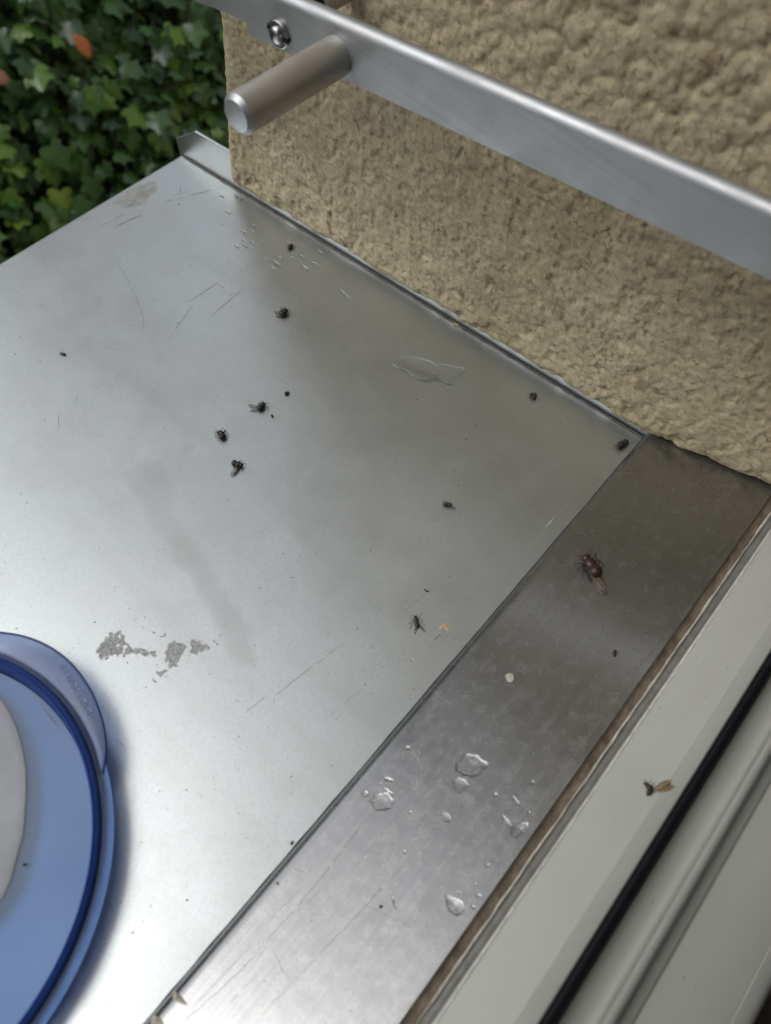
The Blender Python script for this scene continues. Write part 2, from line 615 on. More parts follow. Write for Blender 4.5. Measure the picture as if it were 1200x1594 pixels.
idx = np.arange(n1 * n2).reshape(n1, n2)
F = np.stack([idx[:-1, :-1].ravel(), idx[1:, :-1].ravel(), idx[1:, 1:].ravel(), idx[:-1, 1:].ravel()], 1)
sheet = mesh('sheet', V.reshape(-1, 3), F, M_SILL, sill, smooth=True)


def sill_xy(p):
    w = on_sill(p)
    return float(w[0]), float(w @ S_)


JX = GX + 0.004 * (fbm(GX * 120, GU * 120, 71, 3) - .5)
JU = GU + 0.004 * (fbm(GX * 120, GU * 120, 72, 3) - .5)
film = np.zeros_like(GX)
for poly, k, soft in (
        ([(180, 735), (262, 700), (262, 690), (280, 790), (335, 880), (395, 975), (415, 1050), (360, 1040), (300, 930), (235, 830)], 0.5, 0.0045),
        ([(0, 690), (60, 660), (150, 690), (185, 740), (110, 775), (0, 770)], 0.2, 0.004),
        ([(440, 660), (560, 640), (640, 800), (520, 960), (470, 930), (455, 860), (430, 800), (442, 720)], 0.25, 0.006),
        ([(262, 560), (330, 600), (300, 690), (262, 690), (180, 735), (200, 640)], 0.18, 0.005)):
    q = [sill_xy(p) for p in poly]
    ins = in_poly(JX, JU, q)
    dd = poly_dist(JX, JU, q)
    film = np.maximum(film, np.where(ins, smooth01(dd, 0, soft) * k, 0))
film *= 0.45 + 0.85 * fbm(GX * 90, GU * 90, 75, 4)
dirt = np.zeros_like(GX)
q = [sill_xy(p) for p in [(165, 318), (205, 290), (243, 277), (248, 300), (232, 318), (205, 326), (185, 322)]]
ins = in_poly(JX, JU, q)
dirt = np.where(ins, smooth01(poly_dist(JX, JU, q), 0, 0.003) * (0.1 + 0.9 * fbm(GX * 420, GU * 420, 76, 4)), 0)
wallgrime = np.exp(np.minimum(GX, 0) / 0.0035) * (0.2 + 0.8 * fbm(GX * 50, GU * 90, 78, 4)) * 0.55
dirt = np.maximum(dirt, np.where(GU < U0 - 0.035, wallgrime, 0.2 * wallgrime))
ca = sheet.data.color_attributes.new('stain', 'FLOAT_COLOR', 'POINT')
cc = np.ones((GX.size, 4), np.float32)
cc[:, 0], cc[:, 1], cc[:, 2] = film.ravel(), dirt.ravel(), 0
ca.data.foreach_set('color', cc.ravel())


def slab_s(name, pts, x0, x1, parent, mat, bevel=0.0):
    """pts: (u, h) outline on the sill axes, given thickness from x0 to x1"""
    v = [(x0, *(S_ * u + SN * h)[1:]) for u, h in pts] + [(x1, *(S_ * u + SN * h)[1:]) for u, h in pts]
    n = len(pts)
    f = [tuple(range(n)), tuple(range(n, 2 * n))[::-1]] + [(i, i + n, (i + 1) % n + n, (i + 1) % n) for i in range(n)]
    return fix(mesh(name, v, f, mat, parent), bevel)


b = MB()
zt, yt = (S_ * U0 - SN * 0.0022)[2], (S_ * U0 - SN * 0.0022)[1]
b.box((XL, yt - 0.0016, zt - 0.028), (0.0, yt, zt))
b.build('drip_edge', M_SILL, sill)
u_e = U0 + 0.0008
slab_s('end_flange', [(-0.006, 0.0), (u_e, -0.002), (u_e + 0.0006, 0.0082), (u_e - 0.006, 0.0122), (U0 - 0.016, 0.0192), (0.19, 0.0196), (0.19, 0.0105), (-0.006, 0.0105)],
       0.0006, 0.0022, sill, M_SILL, 0.0004)
# narrow dirty seam where the sheet is folded up, lying on the sheet
b = MB()
uu = np.linspace(-0.002, U0 - 0.003, 160)
v = []
for u in uu:
    wd = 0.0006 + 0.0007 * float(vnoise(np.array([u * 300.0]), np.array([2.5]), 4)[0])
    for x, h in ((0.0002, 0.00025), (-wd, 0.00012)):
        w = S_ * u + SN * h
        v.append((x, w[1], w[2]))
b.add(v, [(2 * i, 2 * i + 1, 2 * i + 3, 2 * i + 2) for i in range(len(uu) - 1)])
b.build('fold_seam', simple('seam_dirt', (0.10, 0.095, 0.085), 0.7, 0.2, 0.5, 400), sill)

# scratches and residue on the sill
M_SCR = simple('scratch_dark', (0.16, 0.16, 0.155), 0.5, 0.3, 0.3, 500)
M_SCRL = simple('scratch_bright', (0.85, 0.85, 0.84), 0.3, 0.9, 0.1, 500)
M_RESID = simple('grey_residue', (0.36, 0.368, 0.355), 0.7, 0.25, 0.4, 900)


def ribbon(b, pts, w, on, h=0.00012, wob=0.00012, broken=0.0):
    P = [on(p, h) for p in pts]
    Q = []
    for i in range(len(P) - 1):
        n = max(2, int(np.linalg.norm(P[i + 1] - P[i]) / 0.0016))
        Q += [P[i] + (P[i + 1] - P[i]) * k / n for k in range(n)]
    Q.append(P[-1])
    nrm = SN if on is on_sill else TN
    L = len(Q)
    R = []
    w = w * (0.6 if on is on_sill else 0.4)
    for i, p in enumerate(Q):
        d = Q[min(i + 1, L - 1)] - Q[max(i - 1, 0)]
        d = d / (np.linalg.norm(d) + 1e-12)
        sd_ = np.cross(nrm, d)
        ww = w * (0.25 + 0.75 * math.sin(math.pi * (i + 0.3) / (L - 0.4)) ** 0.5) * rnd.uniform(0.5, 1.1)
        p = p + sd_ * rnd.uniform(-wob, wob)
        R.append((p + sd_ * ww / 2, p - sd_ * ww / 2))
    for i in range(L - 1):
        if rnd.random() < broken:
            continue
        b.add([R[i][0], R[i][1], R[i + 1][1], R[i + 1][0]], [(0, 1, 2, 3)])


b = MB()
for pts, w, br_ in (
        ([(158, 351), (195, 332)], 0.45, .1), ([(178, 353), (223, 333)], 0.5, .1), ([(196, 343), (222, 337)], .3, .3),
        ([(258, 313), (288, 307)], 0.5, .1), ([(297, 304), (331, 295)], 0.5, .1), ([(259, 307), (297, 296)], 0.35, .3),
        ([(282, 285), (278, 307)], 0.4, .1), ([(195, 324), (215, 309)], 0.4, .2), ([(132, 343), (148, 336)], .3, .3),
        ([(183, 405), (188, 419), (200, 438), (211, 463), (219, 482), (224, 496), (223, 512)], 0.28, .05),
        ([(288, 472), (309, 460), (344, 437)], 0.28, .05), ([(299, 475), (271, 516), (262, 529)], 0.24, .1),
        ([(329, 493), (340, 482), (376, 451)], 0.38, .0), ([(356, 462), (363, 456)], .3, .2),
        ([(372, 422), (408, 405)], 0.35, .05), ([(355, 405), (361, 424)], 0.35, .2),
        ([(600, 975), (655, 930), (675, 912)], 0.2, .25), ([(422, 1087), (480, 1042), (541, 996)], 0.22, .15),
        ([(373, 1115), (415, 1082)], 0.2, .2), ([(505, 1120), (560, 1075)], .16, .4), ([(230, 560), (310, 520)], .14, .5),
        ([(90, 640), (92, 668)], .22, .3), ([(60, 610), (180, 600)], .12, .6), ([(480, 640), (560, 690)], .12, .6),
        ([(180, 1150), (195, 1165)], .3, .1), ([(250, 1080), (243, 1040)], .14, .4)):
    ribbon(b, pts, w * 0.001, on_sill, broken=br_)
for _ in range(70):
    x, y = rnd.uniform(0, 800), rnd.uniform(420, 1500)
    if on_sill((x, y))[0] > -0.01 or on_sill((x, y)) @ S_ < 0.01 or on_sill((x, y)) @ S_ > .25:
        continue
    an = rnd.gauss(-0.75, 0.5)
    L = rnd.uniform(8, 34)
    ribbon(b, [(x, y), (x + L * math.cos(an), y + L * math.sin(an))], rnd.uniform(.00008, .00016), on_sill, broken=.3)
tag(b.build('dark_scratches', M_SCR, sill), kind='stuff')
b = MB()
for pts, w in (([(909, 751), (880, 787), (864, 806)], .3), ([(850, 822), (831, 846)], .25), ([(750, 696), (776, 722), (787, 741)], .22),
               ([(843, 706), (873, 726)], .14), ([(655, 640), (720, 672)], .12), ([(660, 820), (690, 815)], .15)):
    ribbon(b, pts, w * .001, on_sill, broken=.15)
tag(b.build('bright_scratches', M_SCRL, sill), kind='stuff')
b = MB()
ribbon(b, [(848, 824), (856, 813), (862, 806)], .0011, on_sill, h=.00015)
b.build('worn_spot', M_RESID, sill)

CELL = 0.00028


def residue(polys, thr, seed, mat, name, parent, h=0.00012):
    b = MB()
    for poly in polys:
        q = [sill_xy(p) for p in poly]
        xa, xb = min(p[0] for p in q), max(p[0] for p in q)
        ua, ub = min(p[1] for p in q), max(p[1] for p in q)
        gx, gu = np.meshgrid(np.arange(xa, xb, CELL), np.arange(ua, ub, CELL), indexing='ij')
        jx = gx + 0.002 * (fbm(gx * 500, gu * 500, seed, 2) - .5)
        ju = gu + 0.002 * (fbm(gx * 500, gu * 500, seed + 3, 2) - .5)
        edge = np.where(in_poly(jx, ju, q), smooth01(poly_dist(jx, ju, q), 0, .002), -1)
        nz = 0.55 * fbm(gx * 900, gu * 900, seed + 7, 3) + 0.45 * fbm(gx * 260, gu * 260, seed + 8, 2)
        keep = (edge >= 0) & (nz + 0.22 * edge > thr)
        for x, u in zip(gx[keep], gu[keep]):
            c_ = [(x + rnd.uniform(-.3, 1.3) * .5 * CELL * s1 + (CELL * .5 if s1 > 0 else 0), u + rnd.uniform(.4, 1.3) * .5 * CELL * s2)
                  for s1, s2 in ((-1, -1), (1, -1), (1, 1), (-1, 1))]
            hh = h + rnd.uniform(0, .00005)
            b.add([np.array([p[0], 0, 0]) + S_ * p[1] + SN * hh for p in c_], [(0, 1, 2, 3)])
    tag(b.build(name, mat, parent), kind='stuff')


residue([[(172, 976), (186, 978), (195, 1000), (196, 1012), (184, 1026), (155, 1028), (148, 1012), (160, 995)],
         [(258, 998), (272, 996), (288, 1004), (290, 1020), (280, 1034), (262, 1050), (246, 1056), (243, 1048), (258, 1036), (252, 1020)],
         [(298, 996), (312, 995), (326, 1006), (318, 1020), (290, 1026), (292, 1010)]], 0.565, 101, M_RESID, 'dried_residue', sill)
residue([[(195, 1000), (215, 1008), (245, 1015), (240, 1024), (210, 1018), (190, 1028)], [(222, 1010), (229, 1012), (228, 1018), (221, 1016)],
         [(236, 1056), (246, 1062), (242, 1064)], [(330, 998), (340, 1000), (338, 1004)], [(262, 990), (225, 985), (222, 972)]], 0.56, 131, M_RESID, 'dried_specks', sill)

# ------------------------------------------------------------------ threshold strip


def _pj(w, yimg):
    """where the line through w along X crosses the picture row"""
    lo, hi = -0.35, -0.05
    for _ in range(40):
        m_ = (lo + hi) / 2
        c_ = RM.T @ (np.array([m_, w[1], w[2]]) - CAM)
        if CY + FPX * c_[1] / c_[2] > yimg:
            lo = m_
        else:
            hi = m_
    return CX + FPX * c_[0] / c_[2]


strip = empty('aluminium_strip', (-0.5, -0.02, 0.01), 'dull bare aluminium flashing strip with wet spots between sill and white frame', 'flashing')
RR = 0.0042
SW = min((abs(np.subtract(_pj(STRIP_O - T_ * (w_ + 0.0012), 1594), 626)), w_) for w_ in np.arange(0.035, 0.065, 0.0001))[1]
vs = []                                               # (y, z) profile from the sill edge up the slope
c0 = np.array([-RR * 0.92, 0.0])                      # centre of the rolled edge
p_top0 = STRIP_O[1:]
ang0, ang1 = rad(-35), math.pi / 2 - TS
cen = p_top0 - TN[1:] * RR - T_[1:] * 0.0012
for k in range(9):
    an = ang0 + (ang1 - ang0) * k / 8
    vs.append(cen + RR * np.array([math.cos(an), math.sin(an)]))
for w in np.arange(0.0009, SW, 0.0009):
    vs.append(cen + TN[1:] * RR - T_[1:] * w)
vs = np.array(vs)
xs = np.concatenate([np.linspace(XL, -0.36, 40)[:-1], np.arange(-0.36, 0.0095, 0.0009)])
V = np.zeros((len(xs), len(vs), 3))
V[..., 0] = xs[:, None]
V[..., 1:] = vs[None]
wav = 0.00028 * (fbm(V[..., 0] * 11, V[..., 1] * 22, 15, 3) - .5)
V[..., 1] += TN[1] * wav
V[..., 2] += TN[2] * wav
n1, n2 = V.shape[:2]
idx = np.arange(n1 * n2).reshape(n1, n2)
F = np.stack([idx[:-1, :-1].ravel(), idx[1:, :-1].ravel(), idx[1:, 1:].ravel(), idx[:-1, 1:].ravel()], 1)[:, ::-1]
sm_ = mesh('metal_strip', V.reshape(-1, 3), F, M_STRIP, strip, smooth=True)
gx, gy = V[..., 0], V[..., 1]
n_ = fbm(gx * 150, gy * 150, 19, 4)
st = smooth01(gx, -0.012, 0.004) * (0.1 + 0.8 * n_) * smooth01(-gy, 0.03, 0.05)
st = np.maximum(st, smooth01(gx, -0.004, 0.002) * (0.4 + 0.7 * n_))
d_in = np.abs(gy - vs[-1][0])
st = np.maximum(st, np.exp(-d_in / 0.0011) * smooth01(n_, .45, .65) * 0.8)
st = np.maximum(st, np.exp(-d_in / 0.008) * smooth01(gx, -0.045, -0.002) * smooth01(n_, .3, .75) * 0.8)
ca = sm_.data.color_attributes.new('stain', 'FLOAT_COLOR', 'POINT')
cc = np.ones((gx.size, 4), np.float32)
cc[:, 0] = np.clip(st * 0.7, 0, 0.95).ravel()
ca.data.foreach_set('color', cc.ravel())

b = MB()  # dark ribbon painting in contact shade and dark reflection under the rolled edge
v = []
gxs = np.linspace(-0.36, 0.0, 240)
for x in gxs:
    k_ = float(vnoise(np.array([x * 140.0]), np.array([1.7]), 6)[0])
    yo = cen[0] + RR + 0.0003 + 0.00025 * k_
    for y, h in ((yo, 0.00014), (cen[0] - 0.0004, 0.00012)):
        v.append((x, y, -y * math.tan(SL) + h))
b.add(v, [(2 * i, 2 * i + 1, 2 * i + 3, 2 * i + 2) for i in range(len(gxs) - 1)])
b.build('joint_shade', M_JOINTSHADE, strip)
b = MB()
for pts, w, br_ in (
        ([(400, 1481), (483, 1387), (575, 1267)], .22, .15), ([(408, 1579), (567, 1412), (646, 1325)], .2, .1),
        ([(286, 1590), (340, 1543), (400, 1484)], .3, .0), ([(300, 1568), (392, 1470)], .22, .1), ([(360, 1560), (380, 1535)], .25, .1),
        ([(400, 1455), (475, 1375)], .16, .3), ([(440, 1342), (475, 1358)], .2, .2), ([(546, 1396), (575, 1412), (642, 1444)], .2, .2),
        ([(455, 1430), (520, 1362)], .14, .3), ([(430, 1488), (440, 1512), (452, 1525)], .3, .1), ([(612, 1392), (614, 1410), (619, 1418)], .3, .1),
        ([(770, 1330), (805, 1282)], .18, .2), ([(820, 884), (840, 860)], .2, .3), ([(826, 895), (834, 884)], .35, .1), ([(900, 860), (960, 780)], .12, .5)):
    ribbon(b, pts, w * .001, on_strip, broken=br_)
for _ in range(90):
    x, y = rnd.uniform(230, 1100), rnd.uniform(720, 1590)
    w = on_strip((x, y))
    if not (-.048 < w[1] < -.006) or w[0] > -.01:
        continue
    L = rnd.uniform(12, 70)
    an = math.atan2(-1089 - y, 2509 - x) + rnd.gauss(0, .07)
    q = on_strip((x + L * math.cos(an), y + L * math.sin(an)))
    if -.05 < q[1] < -.005:
        ribbon(b, [(x, y), (x + L * math.cos(an), y + L * math.sin(an))], rnd.uniform(.00006, .00014), on_strip, broken=.35)
tag(b.build('dark_scratches', M_SCR, strip), kind='stuff')
b = MB()
for pts, w in (([(948, 736), (978, 737), (1008, 739)], .2), ([(1094, 754), (1120, 762)], .2), ([(1006, 769), (1030, 783)], .16), ([(944, 797), (970, 806)], .3),
               ([(898, 828), (914, 834)], .2), ([(985, 808), (1015, 818)], .14), ([(1046, 765), (1052, 757)], .3), ([(1045, 761), (1055, 764)], .3),
               ([(960, 1010), (1008, 1024)], .12), ([(930, 1020), (985, 1040)], .1), ([(870, 1100), (905, 1108)], .1), ([(1085, 1115), (1100, 1125)], .1)):
    ribbon(b, pts, w * .001, on_strip, broken=.2)
for _ in range(120):
    x, y = rnd.uniform(400, 1150), rnd.uniform(760, 1500)
    w = on_strip((x, y))
    if -.048 < w[1] < -.006 and w[0] < -.012:
        an = rnd.uniform(0, math.tau)
        L = rnd.uniform(1.5, 6)
        ribbon(b, [(x, y), (x + L * math.cos(an), y + L * math.sin(an))], rnd.uniform(.0001, .0004), on_strip, broken=.1)
tag(b.build('bright_scratches', M_SCRL, strip), kind='stuff')

# ------------------------------------------------------------------ window frame (profiles run along X)


def fy(px, z):
    w = on_z((px, 1594), z)
    return float(w[1])


def nxt(px, z):
    return (fy(px, z), z)


XR = 0.011


def on_frame(p, h=0.0):
    q0 = np.array([0, *nxt(684, zf + 0.0010)])
    q1 = np.array([0, *nxt(798, zf + 0.0064)])
    d = (q0 - q1) / np.linalg.norm(q0 - q1)
    nn = np.cross(ex, d)
    return hit(p, q0 + nn * h, nn), nn


frame = empty('window_frame', (-0.5, -0.09, 0.0), 'off white plastic window frame with black rubber gasket along the bottom right', 'window frame')
ysl, zsl = vs[-1]
# sealant joint: lumpy bead, lip and grey foil, each wavering along X


def wavy_profile(name, prof, mat, amp, seed, parent, x0=XL, x1=XR, dx=0.0011, freq=210):
    xs = np.concatenate([np.linspace(x0, -0.33, 20)[:-1], np.arange(-0.33, x1, dx)])
    P = np.array(prof)
    V = np.zeros((len(xs), len(P), 3))
    for j, (y, z) in enumerate(P):
        V[:, j, 0] = xs
        V[:, j, 1] = y + amp * (fbm(xs * freq, xs * 0 + j * 3.7, seed + j, 3) - .5) * 2
        V[:, j, 2] = z + amp * 0.5 * (fbm(xs * freq, xs * 0 + j * 5.1 + 40, seed + 11 + j, 3) - .5)
    n1, n2 = V.shape[:2]
    idx = np.arange(n1 * n2).reshape(n1, n2)
    F = np.stack([idx[:-1, :-1].ravel(), idx[1:, :-1].ravel(), idx[1:, 1:].ravel(), idx[:-1, 1:].ravel()], 1)[:, ::-1]
    return mesh(name, V.reshape(-1, 3), F, mat, parent, smooth=True)


seal = empty('sealant_joint', (-0.5, ysl, zsl), 'dirty brown sealant line running between metal strip and white frame', 'sealant')
wavy_profile('sealant_bead', [(ysl + 0.0012, zsl - 0.0030), (ysl + 0.0004, zsl - 0.0007), (ysl - 0.0010, zsl - 0.0012), nxt(638, zsl - 0.0022), nxt(646, zsl - 0.0014), (fy(648, zsl - 0.004), zsl - 0.004)],
             M_SEAL, 0.00035, 301, seal)
wavy_profile('sealant_lip', [(fy(645, zsl - 0.003), zsl - 0.003), nxt(645, zsl - 0.0006), nxt(648, zsl + 0.0), nxt(651, zsl - 0.0006), (fy(653, zsl - 0.003), zsl - 0.003)],
             M_LIP, 0.00045, 321, seal)
wavy_profile('foil_edge', [(fy(650, zsl - 0.0014), zsl - 0.0014), nxt(660, zsl - 0.0008), nxt(672, zsl - 0.0005), (fy(674, zsl - 0.004), zsl - 0.004)], M_GREYLIP, 0.00012, 341, seal)

zf = zsl + 0.0016
b = MB()
prof = [(fy(672, zf), zf - 0.012), nxt(672, zf - 0.0012), nxt(674, zf - 0.0002), nxt(677, zf + 0.0004), nxt(684, zf + 0.0010),
        nxt(798, zf + 0.0064), nxt(801, zf + 0.0069), nxt(805, zf + 0.0069), nxt(833, zf + 0.0080), nxt(837, zf + 0.0078), nxt(840, zf + 0.0066), (fy(840, zf), zf - 0.006)]
b.extrude_x(prof, XL, 0.06)
b.build('outer_profile', M_FRAME, frame, smooth=True)
for o in [frame.children[-1]]:
    o.data.set_sharp_from_angle(angle=rad(40))
b = MB()
zg = zf + 0.0060
prof = [(fy(838, zg), zg - 0.008), nxt(838, zg - 0.0005), nxt(842, zg + 0.0012), nxt(850, zg + 0.0016), nxt(860, zg + 0.0010), nxt(866, zg - 0.0008), nxt(869, zg - 0.0045), (fy(869, zg - .0045), zg - 0.010)]
b.extrude_x(prof, XL, 0.06)
b.build('gasket', M_GASKET, frame, smooth=True)
b = MB()
z1 = zf - 0.003
yr0 = fy(866, z1)
prof = [(yr0 + 0.001, z1 + 0.002), nxt(870, z1), nxt(905, z1), nxt(922, z1 + 0.0003), nxt(930, z1 + 0.0012),
        nxt(933, z1 + 0.0034), nxt(937, z1 + 0.0052), nxt(943, z1 + 0.0060), nxt(951, z1 + 0.0060), nxt(957, z1 + 0.0050), nxt(960, z1 + 0.0024), nxt(961, z1 - 0.0016),
        nxt(966, z1 - 0.0026), nxt(980, z1 - 0.0026), nxt(983, z1 - 0.0034), nxt(985, z1 - 0.0012), nxt(988, z1)]
prof += [nxt(1132, z1 + 0.0010), nxt(1137, z1 + 0.0006), nxt(1139, z1 + 0.0010), nxt(1160, z1 + 0.0004), nxt(1170, z1 - 0.0012), nxt(1175, z1 - 0.004), (fy(1175, z1 - .004) - 0.0005, z1 - 0.03)]
b.extrude_x(prof, XL, 0.06)
o = b.build('inner_profile', M_FRAME, frame, smooth=True)
o.data.set_sharp_from_angle(angle=rad(50))
M_WORN = simple('worn_white_edge', (0.48, 0.48, 0.45), 0.55, 0, 0.2, 300)
wavy_profile('worn_edge', [(fy(672, zf - .001), zf - 0.0010), nxt(673.5, zf + 0.0004), nxt(677, zf + 0.0009), nxt(679, zf + 0.0006)], M_WORN, 0.0002, 361, frame)
b = MB()
for _ in range(150):
    x, y = rnd.uniform(660, 1200), rnd.uniform(820, 1594)
    w, nn_ = on_frame((x, y))
    if not (nxt(798, zf + 0.0064)[0] < w[1] < nxt(684, zf + 0.0010)[0]):
        continue
    r = rnd.choice((.0001, .00014, .0002)) * rnd.uniform(.7, 1.2)
    fd_ = np.cross(nn_, ex)
    c_ = w + nn_ * r * .6
    v = [c_ + ex * r * rnd.uniform(.6, 1.6) * sx + fd_ * r * rnd.uniform(.5, 1.1) * sy + nn_ * r * .7 * sz for sx, sy, sz in ((1, 0, -.5), (0, 1, -.5), (-1, 0, -.5), (0, -1, -.5), (0, 0, 1))]
    b.add(v, [(0, 1, 4), (1, 2, 4), (2, 3, 4), (3, 0, 4)])
tag(b.build('grit', simple('frame_grit', (0.06, 0.05, 0.04), 0.8, 0, 0.4, 500), frame), kind='stuff')
# jambs and head of the frame, out of the picture to the right and above
b = MB()
for xa, xb in ((0.0125, 0.075), (XL - 0.04, XL + 0.03)):
    b.box((xa, -0.128, -0.05), (xb, -0.058, 1.25))
b.box((XL + 0.03, -0.128, 1.19), (0.0125, -0.058, 1.25))
fix(b.build('jamb', M_FRAME, frame), 0.002)
b = MB()
yb = fy(1175, z1 - .004) - 0.001
b.box((XL - 0.05, yb - 0.22, -0.075), (0.09, yb, -0.035))
tag(fix(b.build('window_board', M_DARKWOOD), 0.003), 'dark brown inner window board below the white frame, bottom right corner', 'window board')

# ------------------------------------------------------------------ rail with pin
XRAIL = -0.030
rail = empty('metal_rail', tuple(on_x((800, 240), XRAIL)), 'satin aluminium channel rail with pin and bolt slanting across the rendered wall', 'rail')


def rail_pt(r, n, x):
    w = R_ * r + RN * n
    return (x, w[1], w[2])


nb_ = float(on_x((700, 203), XRAIL) @ RN)             # lower edge of the face
nt_ = float(on_x((600, 62), XRAIL) @ RN)              # crown of the rolled top
r_l = float(on_x((390, 66), XRAIL) @ R_)
r_end = -0.12
RW = 0.0030                                           # half width of the channel


def rail_profile():
    P = [(XRAIL + 0.0012, nb_), (XRAIL, nb_ + 0.0004)]
    for k in range(13):
        an = math.pi * k / 12
        P.append((XRAIL + RW - RW * math.cos(an), nt_ - RW + RW * math.sin(an)))
    P += [(XRAIL + 2 * RW, nb_ + 0.0004), (XRAIL + 2 * RW - 0.0012, nb_)]
    for k in range(9):
        an = math.pi - math.pi * k / 8
        rw = RW - 0.0012
        P.append((XRAIL + RW - rw * math.cos(an), nt_ - RW + rw * math.sin(an)))
    return P


P = rail_profile()
v = []
for r in (r_end, r_l):
    for x, n in P:
        k = 0.0
        if r == r_l:
            k = (n - nb_) * 0.30                      # the cut end leans outwards
        v.append(rail_pt(r + k, n, x))
m = len(P)
f = [(j, (j + 1) % m, m + (j + 1) % m, m + j) for j in range(m)] + [tuple(range(m))[::-1], tuple(range(m, 2 * m))]
o = fix(mesh('channel', v, f, M_RAIL, rail, smooth=True))
o.data.set_sharp_from_angle(angle=rad(35))
# flat bar sliding inside the channel
ni = float(on_x((373, 31), XRAIL + 0.0025) @ RN)
b = MB()
x0, x1 = XRAIL + 0.0022, XRAIL + 0.0048
v = [rail_pt(r, n, x) for x in (x0, x1) for r, n in ((r_l - 0.03, ni), (r_l + 0.19, ni), (r_l + 0.19, ni + 0.013), (r_l - 0.03, ni + 0.013))]
b.add(v, [(0, 1, 2, 3), (7, 6, 5, 4), (0, 4, 5, 1), (1, 5, 6, 2), (2, 6, 7, 3), (3, 7, 4, 0)])
fix(b.build('slide_bar', M_RAIL, rail), 0.0004)
# round pin standing off the face
RP = 0.0062
p0 = on_x((524, 88), XRAIL)
LP = 0.0445
b = MB()
ax = np.array([-1.0, 0, 0])
b.lathe([(RP, -0.0002), (RP, LP - 0.0016)], p0, ax, R_, RN, 40)
pin = b.build('pin', M_PIN, rail, smooth=True)
b = MB()
b.lathe([(RP, LP - 0.0016), (RP - 0.0002, LP - 0.0014), (RP - 0.0014, LP - 0.0001), (RP - 0.0017, LP), (0.00005, LP)], p0, ax, R_, RN, 40)
o = b.build('chamfer', M_CUT, pin, smooth=True)
o.data.set_sharp_from_angle(angle=rad(20))
# bolt with spring washer
pb = on_x((436, 52), XRAIL)
b = MB()
b.lathe([(0.0045, 0.0001), (0.0045, 0.0011), (0.0041, 0.0014), (0.0031, 0.0014), (0.0031, 0.0001)], pb, ax, R_, RN, 36, True)
o = b.build('washer', M_STEEL, rail, smooth=True)
o.data.set_sharp_from_angle(angle=rad(30))
b = MB()
b.lathe([(0.0029, 0.0001), (0.0029, 0.0020), (0.0024, 0.0027), (0.0014, 0.0031), (0.00005, 0.0032)], pb, ax, R_, RN, 28)
o = b.build('bolt', M_STEEL, rail, smooth=True)
o.data.set_sharp_from_angle(angle=rad(40))
b = MB()                                              # open gap of the split washer
for a0_ in (0.35, 3.3):
    q = [pb + ax * 0.0002, pb + ax * 0.0015]
    d1 = R_ * math.cos(a0_) + RN * math.sin(a0_)
    d2 = -R_ * math.sin(a0_) + RN * math.cos(a0_)
    v = [q[i] + d1 * r + d2 * s * .0007 for i in (0, 1) for r, s in ((.0030, -1), (.0047, -1), (.0047, 1), (.0030, 1))]
    b.add(v, [(0, 1, 2, 3), (7, 6, 5, 4), (0, 4, 5, 1), (1, 5, 6, 2), (2, 6, 7, 3), (3, 7, 4, 0)])
b.build('washer_notch', M_GASKET, rail)
# spacer tube behind the rail
ps = on_x((497, 4), XRAIL + 0.012)
b = MB()
b.lathe([(0.0042, 0.0), (0.0042, -0.016), (0.0026, -0.016), (0.0026, 0.0)], ps, ax, R_, RN, 28, True)
o = b.build('spacer', M_CUT, rail, smooth=True)
o.data.set_sharp_from_angle(angle=rad(30))
# bracket that carries the rail on the frame (out of the picture)
b = MB()
w = R_ * r_end + RN * (nb_ + 0.006)
b.box((XRAIL + 0.001, w[1] - 0.004, w[2] - 0.02), (0.02, w[1] + 0.012, w[2] + 0.012))
fix(b.build('bracket', M_RAIL, rail), 0.001)

# ------------------------------------------------------------------ blue lid


def plastic(name, lo, hi, trans, rough):
    t = NT(name)
    t.l(t.ramp(t.noise(45, 4), [(0.3, lo), (0.7, hi)]), t.b.inputs['Base Color'])
    t.set(Roughness=rough, IOR=1.3)
    t.b.inputs['Transmission Weight'].default_value = trans
    t.l(t.bump(t.noise(500, 3), 0.00003, 0.3), t.b.inputs['Normal'])
    return t.m


M_LID = plastic('blue_plastic_thin', (0.20, 0.34, 0.58), (0.26, 0.40, 0.63), 0.8, 0.35)
M_LIDTAB = plastic('blue_plastic_tab', (0.27, 0.35, 0.56), (0.33, 0.41, 0.61), 0.82, 0.25)
M_LIDMID = plastic('blue_plastic_skirt', (0.42, 0.49, 0.70), (0.48, 0.55, 0.74), 0.9, 0.3)
M_LIDRIM = plastic('blue_plastic_rim', (0.02, 0.055, 0.24), (0.03, 0.075, 0.29), 0.4, 0.28)
LC = (-0.2842, 0.0)
hl = 0.012
pts = [(12, 1010), (85, 1060), (130, 1130), (160, 1200), (174, 1270), (170, 1330), (150, 1430), (105, 1530), (58, 1594)]
q = np.array([[w[0], w @ S_] for w in (on_sill(p, hl) for p in pts)])
sol = np.linalg.lstsq(np.c_[2 * q, np.ones(len(q))], (q ** 2).sum(1), rcond=None)[0]
lc = sol[:2]
LR = math.sqrt(sol[2] + (lc ** 2).sum())
lo_ = ex * lc[0] + S_ * lc[1] + SN * 0.0004
LM = Matrix(((ex[0], S_[0], SN[0], lo_[0]), (ex[1], S_[1], SN[1], lo_[1]), (ex[2], S_[2], SN[2], lo_[2]), (0, 0, 0, 1)))
lid = empty('plastic_lid', lo_, 'translucent blue round plastic lid with pull tab lying on the metal sill', 'lid', M=LM)
b = MB()
R1 = LR
top = hl
